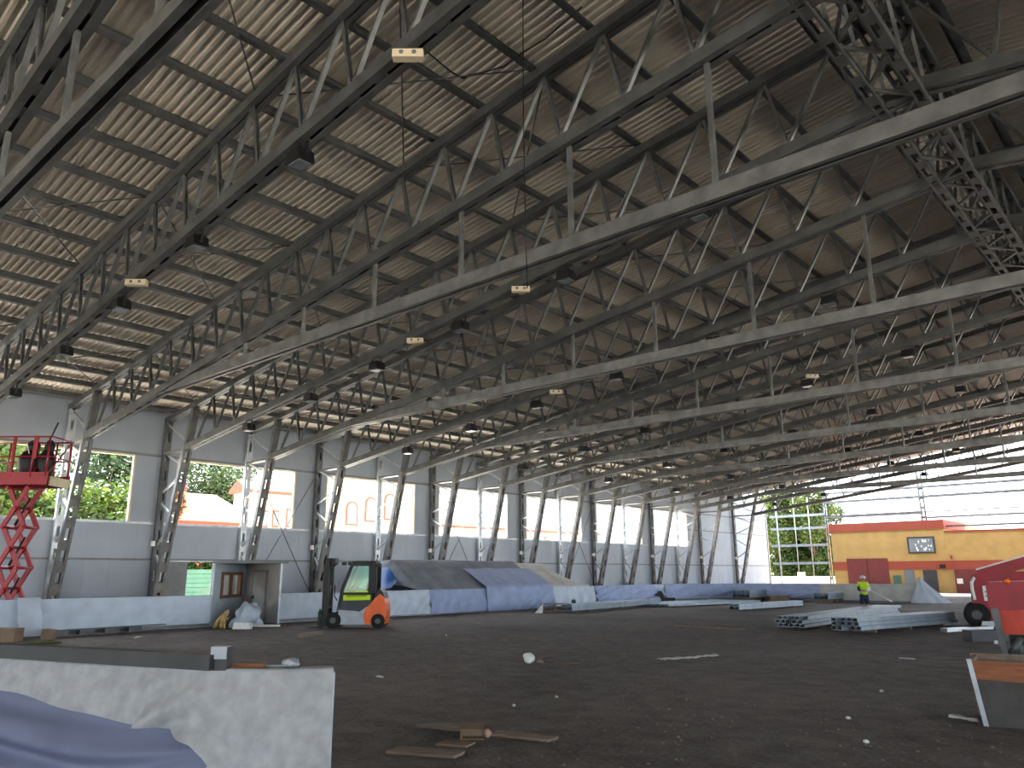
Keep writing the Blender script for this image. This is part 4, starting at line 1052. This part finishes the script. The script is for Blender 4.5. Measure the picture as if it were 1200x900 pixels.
V = [(0, 0, .95), (0, .0, 1.15), (0, -.02, 1.38), (0, -.03, 1.5), (0, -.06, 1.62),            # 0 pelvis 1 waist 2 chest 3 neck 4 head
     (-.19, -.02, 1.43), (-.25, .0, 1.16), (-.10, -.22, 1.13),                                 # 5 sh L,6 elbow,7 wrist
     (.19, -.02, 1.43), (.26, .0, 1.16), (.14, -.24, 1.14),                                    # 8,9,10
     (-.1, 0, .88), (-.12, -.02, .5), (-.13, .03, .09), (-.14, -.12, .04),                       # 11..14
     (.1, 0, .88), (.12, -.02, .5), (.14, .03, .09), (.15, -.12, .04), (0, -.07, 1.70)]
E_ = [(0, 1), (1, 2), (2, 3), (3, 4), (4, 19), (2, 5), (5, 6), (6, 7), (2, 8), (8, 9), (9, 10), (0, 11), (11, 12), (12, 13), (13, 14), (0, 15), (15, 16), (16, 17), (17, 18)]
Rr = [.15, .14, .15, .06, .1, .065, .05, .036, .065, .05, .036, .09, .06, .045, .04, .09, .06, .045, .04, .085]
# fingers and thumbs
for s_, w in ((-1, 7), (1, 10)):
    wx, wy_, wz = V[w]; palm = (wx-s_*.03, wy_-.07, wz+.01); V.append(palm); Rr.append(.032); E_.append((w, len(V)-1)); pi_ = len(V)-1
    for q in range(4):
        b0_ = (palm[0]+(q-1.5)*.018, palm[1]-.045, palm[2]-.01); b1 = (b0_[0]-s_*.01, b0_[1]-.03-.006*(q in (1, 2)), b0_[2]-.03)
        V += [b0_, b1]; Rr += [.010, .008]; E_ += [(pi_, len(V)-2), (len(V)-2, len(V)-1)]
    V.append((palm[0]-s_*.045, palm[1]-.02, palm[2]+.025)); Rr.append(.011); E_.append((pi_, len(V)-1))
skin_obj('body', V, E_, Rr, SKIN, t)
skin_obj('vest', [(0, 0, .80), (0, 0, 1.15), (0, -.02, 1.38), (0, -.025, 1.51), (-.19, -.02, 1.45), (-.235, 0, 1.27), (.19, -.02, 1.45), (.235, 0, 1.27)], [(0, 1), (1, 2), (2, 3), (2, 4), (4, 5), (2, 6), (6, 7)], [(.21, .175), (.2, .165), (.215, .175), .11, .095, .085, .095, .085], HIVIS, t)
skin_obj('shorts', [(0, 0, 1.06), (0, 0, .86), (-.105, 0, .8), (-.125, -.01, .47), (.105, 0, .8), (.125, -.01, .47)], [(0, 1), (1, 2), (2, 3), (1, 4), (4, 5)], [(.19, .16), (.17, .15), .115, .105, .115, .105], NAVY, t)
for s_ in (-1, 1):
    skin_obj('boot', [(.135*s_, .03, .22), (.138*s_, .03, .07), (.145*s_, -.13, .045)], [(0, 1), (1, 2)], [.062, .065, .052], BLACK, t, 2)
skin_obj('sleeve', [(-.2, -.015, 1.40), (-.25, 0, 1.17), (-.16, -.14, 1.14)], [(0, 1), (1, 2)], [.07, .062, .055], NAVY, t); skin_obj('sleeve', [(.2, -.015, 1.40), (.26, 0, 1.17), (.19, -.15, 1.15)], [(0, 1), (1, 2)], [.07, .062, .055], NAVY, t)
hm = MB(); g_ = []
for j in range(9):
    a = PI/2*j/8; g_.append([(math.cos(b)*.135*math.sin(a)*(1), -.065+math.sin(b)*.155*math.sin(a), 1.69+.135*math.cos(a)) for b in np.linspace(0, 2*PI, 25)])
g_.append([(math.cos(b)*.15, -.075+math.sin(b)*.19, 1.685) for b in np.linspace(0, 2*PI, 25)])
hm.grid(g_).build('helmet', HELMET, t)
fc = MB(); fc.blob((-.035, -.155, 1.655), (.014, .01, .01), 1, 0); fc.blob((.035, -.155, 1.655), (.014, .01, .01), 1, 0); fc.build('eyes', BLACK, t)
MB().prism([(-.016, 1.60), (.016, 1.60), (0, 1.66)], 'y', -.19, -.14).build('nose', SKIN, t); MB().bb(-.03, .03, -.158, -.14, 1.565, 1.575).build('mouth', ROOFT, t)
hr = MB(); hr.blob((0, -.03, 1.66), (.105, .1, .1), 3, .03); hr.build('hair', GREYB, t)
er = MB(); er.blob((-.105, -.05, 1.64), (.018, .03, .04), 1, 0); er.blob((.105, -.05, 1.64), (.018, .03, .04), 1, 0); er.build('ears', SKIN, t)
rb = MB(); g_ = [[(math.cos(b)*.222, math.sin(b)*.185, z) for b in np.linspace(0, 2*PI, 25)] for z in (1.06, 1.11)]; rb.grid(g_).build('reflective_band', SILVER, t)
a = PP+Matrix.Rotation(FACE, 3, 'Z') @ Vector((.16*ws, -.34*ws, 1.13*ws)); b = PP+Matrix.Rotation(FACE, 3, 'Z') @ Vector((1.05*ws, -.5*ws, .62*ws))
tag(MB().tube([a, b], .035, 8).build('white_pipe', PAPER), 'white pipe held slanting down by the worker', 'pipe')
a = PP+Matrix.Rotation(FACE, 3, 'Z') @ Vector((.10*ws, -.37*ws, 1.2*ws)); m_ = MB(); m_.bb(-.08, .08, -.02, .0, -.1, .1); o = m_.build('clipboard', PAPER, None, a, FACE); tag(o, 'pale clipboard held up in front of the worker', 'clipboard')

# ------------------------------------------------------------------ red boom lift, right
PB = fl(1150, 735); depth = (PB-CAM).dot(FW); kb_ = depth/F_PX
t = thing('boom_lift', 'dark red boom lift with a raised boom standing at the right edge', 'lift', PB, turn(PB)[0])
def X3(px): return (px-1150)*kb_*turn(PB)[1]
def Z3(py): return (735-py)*kb_
MB().prism([(X3(1148), Z3(731)), (X3(1240), Z3(731)), (X3(1240), Z3(708)), (X3(1152), Z3(708))], 'y', .1, 1.7).build('chassis', RED, t)
MB().prism([(X3(1143), Z3(708)), (X3(1143), Z3(682)), (X3(1147), Z3(675)), (X3(1158), Z3(671)), (X3(1230), Z3(672)), (X3(1230), Z3(708))], 'y', -.1, 1.9).build('turret', RED, t)
tb = MB(); tb.beam((X3(1156), .9, Z3(676)), (X3(1290), .9, Z3(641)), .4, .42); bo = tb.build('boom', RED, t)
MB().beam((X3(1156), .9, Z3(676)), (X3(1290), .9, Z3(641)), .42, .06, off=(0, .23)).build('boom_top_plate', PAPER, bo)
MB().beam((X3(1176), .5, Z3(684)), (X3(1290), .5, Z3(660)), .2, .22).build('lift_cylinder', BLACK, t)
for px, y in ((1147, .05), (1147, 1.75), (1228, .05), (1228, 1.75)): wheel(t, X3(px), y, .45, .32, 'wheel')
MB().tube([(X3(1147), -.2, Z3(704)), (X3(1145.5), -.2, Z3(692)), (X3(1146), -.2, Z3(684)), (X3(1150), -.2, Z3(678))], .06, 8).build('hand_rail', PAPER, t)['label'] = 'white hand rail'
sg_ = MB().bb(X3(1158), X3(1166), -.13, -.1, Z3(705), Z3(688)).build('warning_plate', PAPER, t)
sm = MB()
for q in range(2): sm.bb(X3(1160), X3(1164), -.145, -.13, Z3(700-q*5), Z3(699-q*5))
sm.build('plate_print', DGREY, sg_)
MB().prism([(X3(1150), Z3(733.5)), (X3(1168), Z3(733.5)), (X3(1166), Z3(728)), (X3(1152), Z3(728))], 'y', -.25, .1).build('step', STEELB, t)
# orange-red machine in front
PO = fl(1186, 776); depth = (PO-CAM).dot(FW); ko = depth/F_PX
t = thing('site_machine', 'orange red machine body on a grey leg cut off by the right edge', 'machine', PO, turn(PO)[0])
def X4(px): return (px-1186)*ko*turn(PO)[1]
def Z4(py): return (776-py)*ko
MB().prism([(X4(1181), Z4(745)), (X4(1172), Z4(716)), (X4(1168), Z4(690)), (X4(1172), Z4(685)), (X4(1260), Z4(683)), (X4(1260), Z4(745))], 'y', .0, 1.3).build('hopper', ORED, t)
MB().prism([(X4(1168), Z4(716)), (X4(1168), Z4(690)), (X4(1172), Z4(685)), (X4(1262), Z4(683)), (X4(1262), Z4(712)), (X4(1190), Z4(718))], 'y', -.06, .0).build('upper_panel', RED, t)
MB().prism([(X4(1177), 0), (X4(1184), 0), (X4(1179), Z4(715)), (X4(1170), Z4(715))], 'y', -.16, -.02).build('leg', STEELD, t)
MB().prism([(X4(1236), 0), (X4(1243), 0), (X4(1240), Z4(715)), (X4(1231), Z4(715))], 'y', -.16, -.02).build('leg', STEELD, t)
ng = MB(); ng.bb(X4(1188), X4(1250), .2, 1.1, .12, Z4(745)); ng.build('engine', BLACK, t)
pp = MB(); pp.tube([(X4(1186), -.05, Z4(768)), (X4(1194), -.08, Z4(758)), (X4(1200), -.02, Z4(748))], .09, 8); pp.tube([(X4(1190), .1, .05), (X4(1191), .1, Z4(750))], .07, 8); pp.tube([(X4(1197), .1, .05), (X4(1197), .1, Z4(750))], .1, 8); pp.build('hose', STEELD, t)
lp = MB().blob((X4(1194.5), -.12, Z4(684)), (.07, .06, .07), 2, .0); lp.build('reflection_spot', ORANGE, t)['label'] = 'orange spot painted in for a lit reflection'  # orange blob paints in a lit reflection, no lamp
MB().tube([(X4(1171), -.1, Z4(752)), (X4(1171), -.1, Z4(756))], .05, 8).build('tow_ring', PAPER, t)
flat(1106, 740.5, 1162, 737.5, .3, .12, 'steel_strip', 'long pale steel strip on the dirt left of the boom lift', 'steel strip', STEELB)
a = fl(1140, 752); m_ = MB(); m_.bb(0, 1.1, 0, .5, 0, .32); tag(m_.build('grey_case', DGREY, None, a, FACE), 'low dark grey case under the pale steel strip', 'case')
# tilted wooden panel box bottom right
PC = fl(1157, 851); depth = (PC-CAM).dot(FW); kc = depth/F_PX
t = thing('plywood_crate', 'open plywood crate with an orange strip at the bottom right edge', 'crate', PC, turn(PC)[0])
def X5(px): return (px-1157)*kc*turn(PC)[1]
def Z5(py): return (851-py)*kc
MB().hexa([(X5(1157), 0, 0), (X5(1290), 0, -.0), (X5(1290), .04, 0), (X5(1157), .04, 0), (X5(1150), -.02, Z5(799)), (X5(1290), -.02, Z5(803)), (X5(1290), .03, Z5(803)), (X5(1150), .03, Z5(799))]).build('lower_board', mat('grey_plywood', (76, 73, 70), .8, 0, .15, 3), t)
MB().hexa([(X5(1150), -.02, Z5(799)), (X5(1290), -.02, Z5(803)), (X5(1290), .03, Z5(803)), (X5(1150), .03, Z5(799)), (X5(1147), -.04, Z5(778)), (X5(1290), -.04, Z5(780)), (X5(1290), .02, Z5(780)), (X5(1147), .02, Z5(778))]).build('orange_board', WOODO, t)
MB().hexa([(X5(1153), -.03, 0), (X5(1159), -.03, 0), (X5(1159), .06, 0), (X5(1153), .06, 0), (X5(1143), -.06, Z5(777)), (X5(1149), -.06, Z5(777)), (X5(1149), .05, Z5(777)), (X5(1143), .05, Z5(777))]).build('corner_post', STEELB, t)
MB().hexa([(X5(1157), .04, 0), (X5(1157)+.04, .04, 0), (X5(1157)+.1, .9, 0), (X5(1157)+.06, .9, 0), (X5(1147), .02, Z5(778)), (X5(1147)+.04, .02, Z5(778)), (X5(1147)+.1, .9, Z5(778)), (X5(1147)+.06, .9, Z5(778))]).build('side_board', WOOD, t)
MB().bb(X5(1147), X5(1290), .86, .9, 0, Z5(776)).build('back_board', WOOD, t)

# ------------------------------------------------------------------ light
w = bpy.data.worlds.new('world'); S.world = w; w.use_nodes = True; nt = w.node_tree
bg = nt.nodes['Background']
sky = nt.nodes.new('ShaderNodeTexSky'); sky.sky_type = 'NISHITA'; sky.sun_disc = False
sky.sun_elevation = math.radians(48); sky.sun_rotation = math.radians(-59); sky.air_density = 1.2; sky.dust_density = 3.5; sky.ozone_density = 1.0
mixn = nt.nodes.new('ShaderNodeMix'); mixn.data_type = 'RGBA'; mixn.inputs[0].default_value = .55
mixn.inputs[7].default_value = (8.5, 9.4, 10.6, 1)
nt.links.new(sky.outputs[0], mixn.inputs[6]); nt.links.new(mixn.outputs[2], bg.inputs['Color'])
bg.inputs['Strength'].default_value = .12
sd = bpy.data.lights.new('sun', 'SUN'); sd.energy = 6.0; sd.angle = math.radians(1.0); sd.color = (1, .95, .86)
so = bpy.data.objects.new('sun', sd); COL.objects.link(so)
dirs = Vector((-.5, .3, .81)).normalized()
so.rotation_euler = dirs.to_track_quat('Z', 'Y').to_euler(); so.location = (-60, 40, 90)
S.view_settings.view_transform = 'Standard'; S.view_settings.look = 'None'; S.view_settings.gamma = 1; S.view_settings.use_curve_mapping = False
S.view_settings.exposure = 3.1
S.cycles.use_denoising = True
S.cycles.max_bounces = 8; S.cycles.diffuse_bounces = 5; S.cycles.glossy_bounces = 3; S.cycles.transparent_max_bounces = 8
S.cycles.sample_clamp_indirect = 8
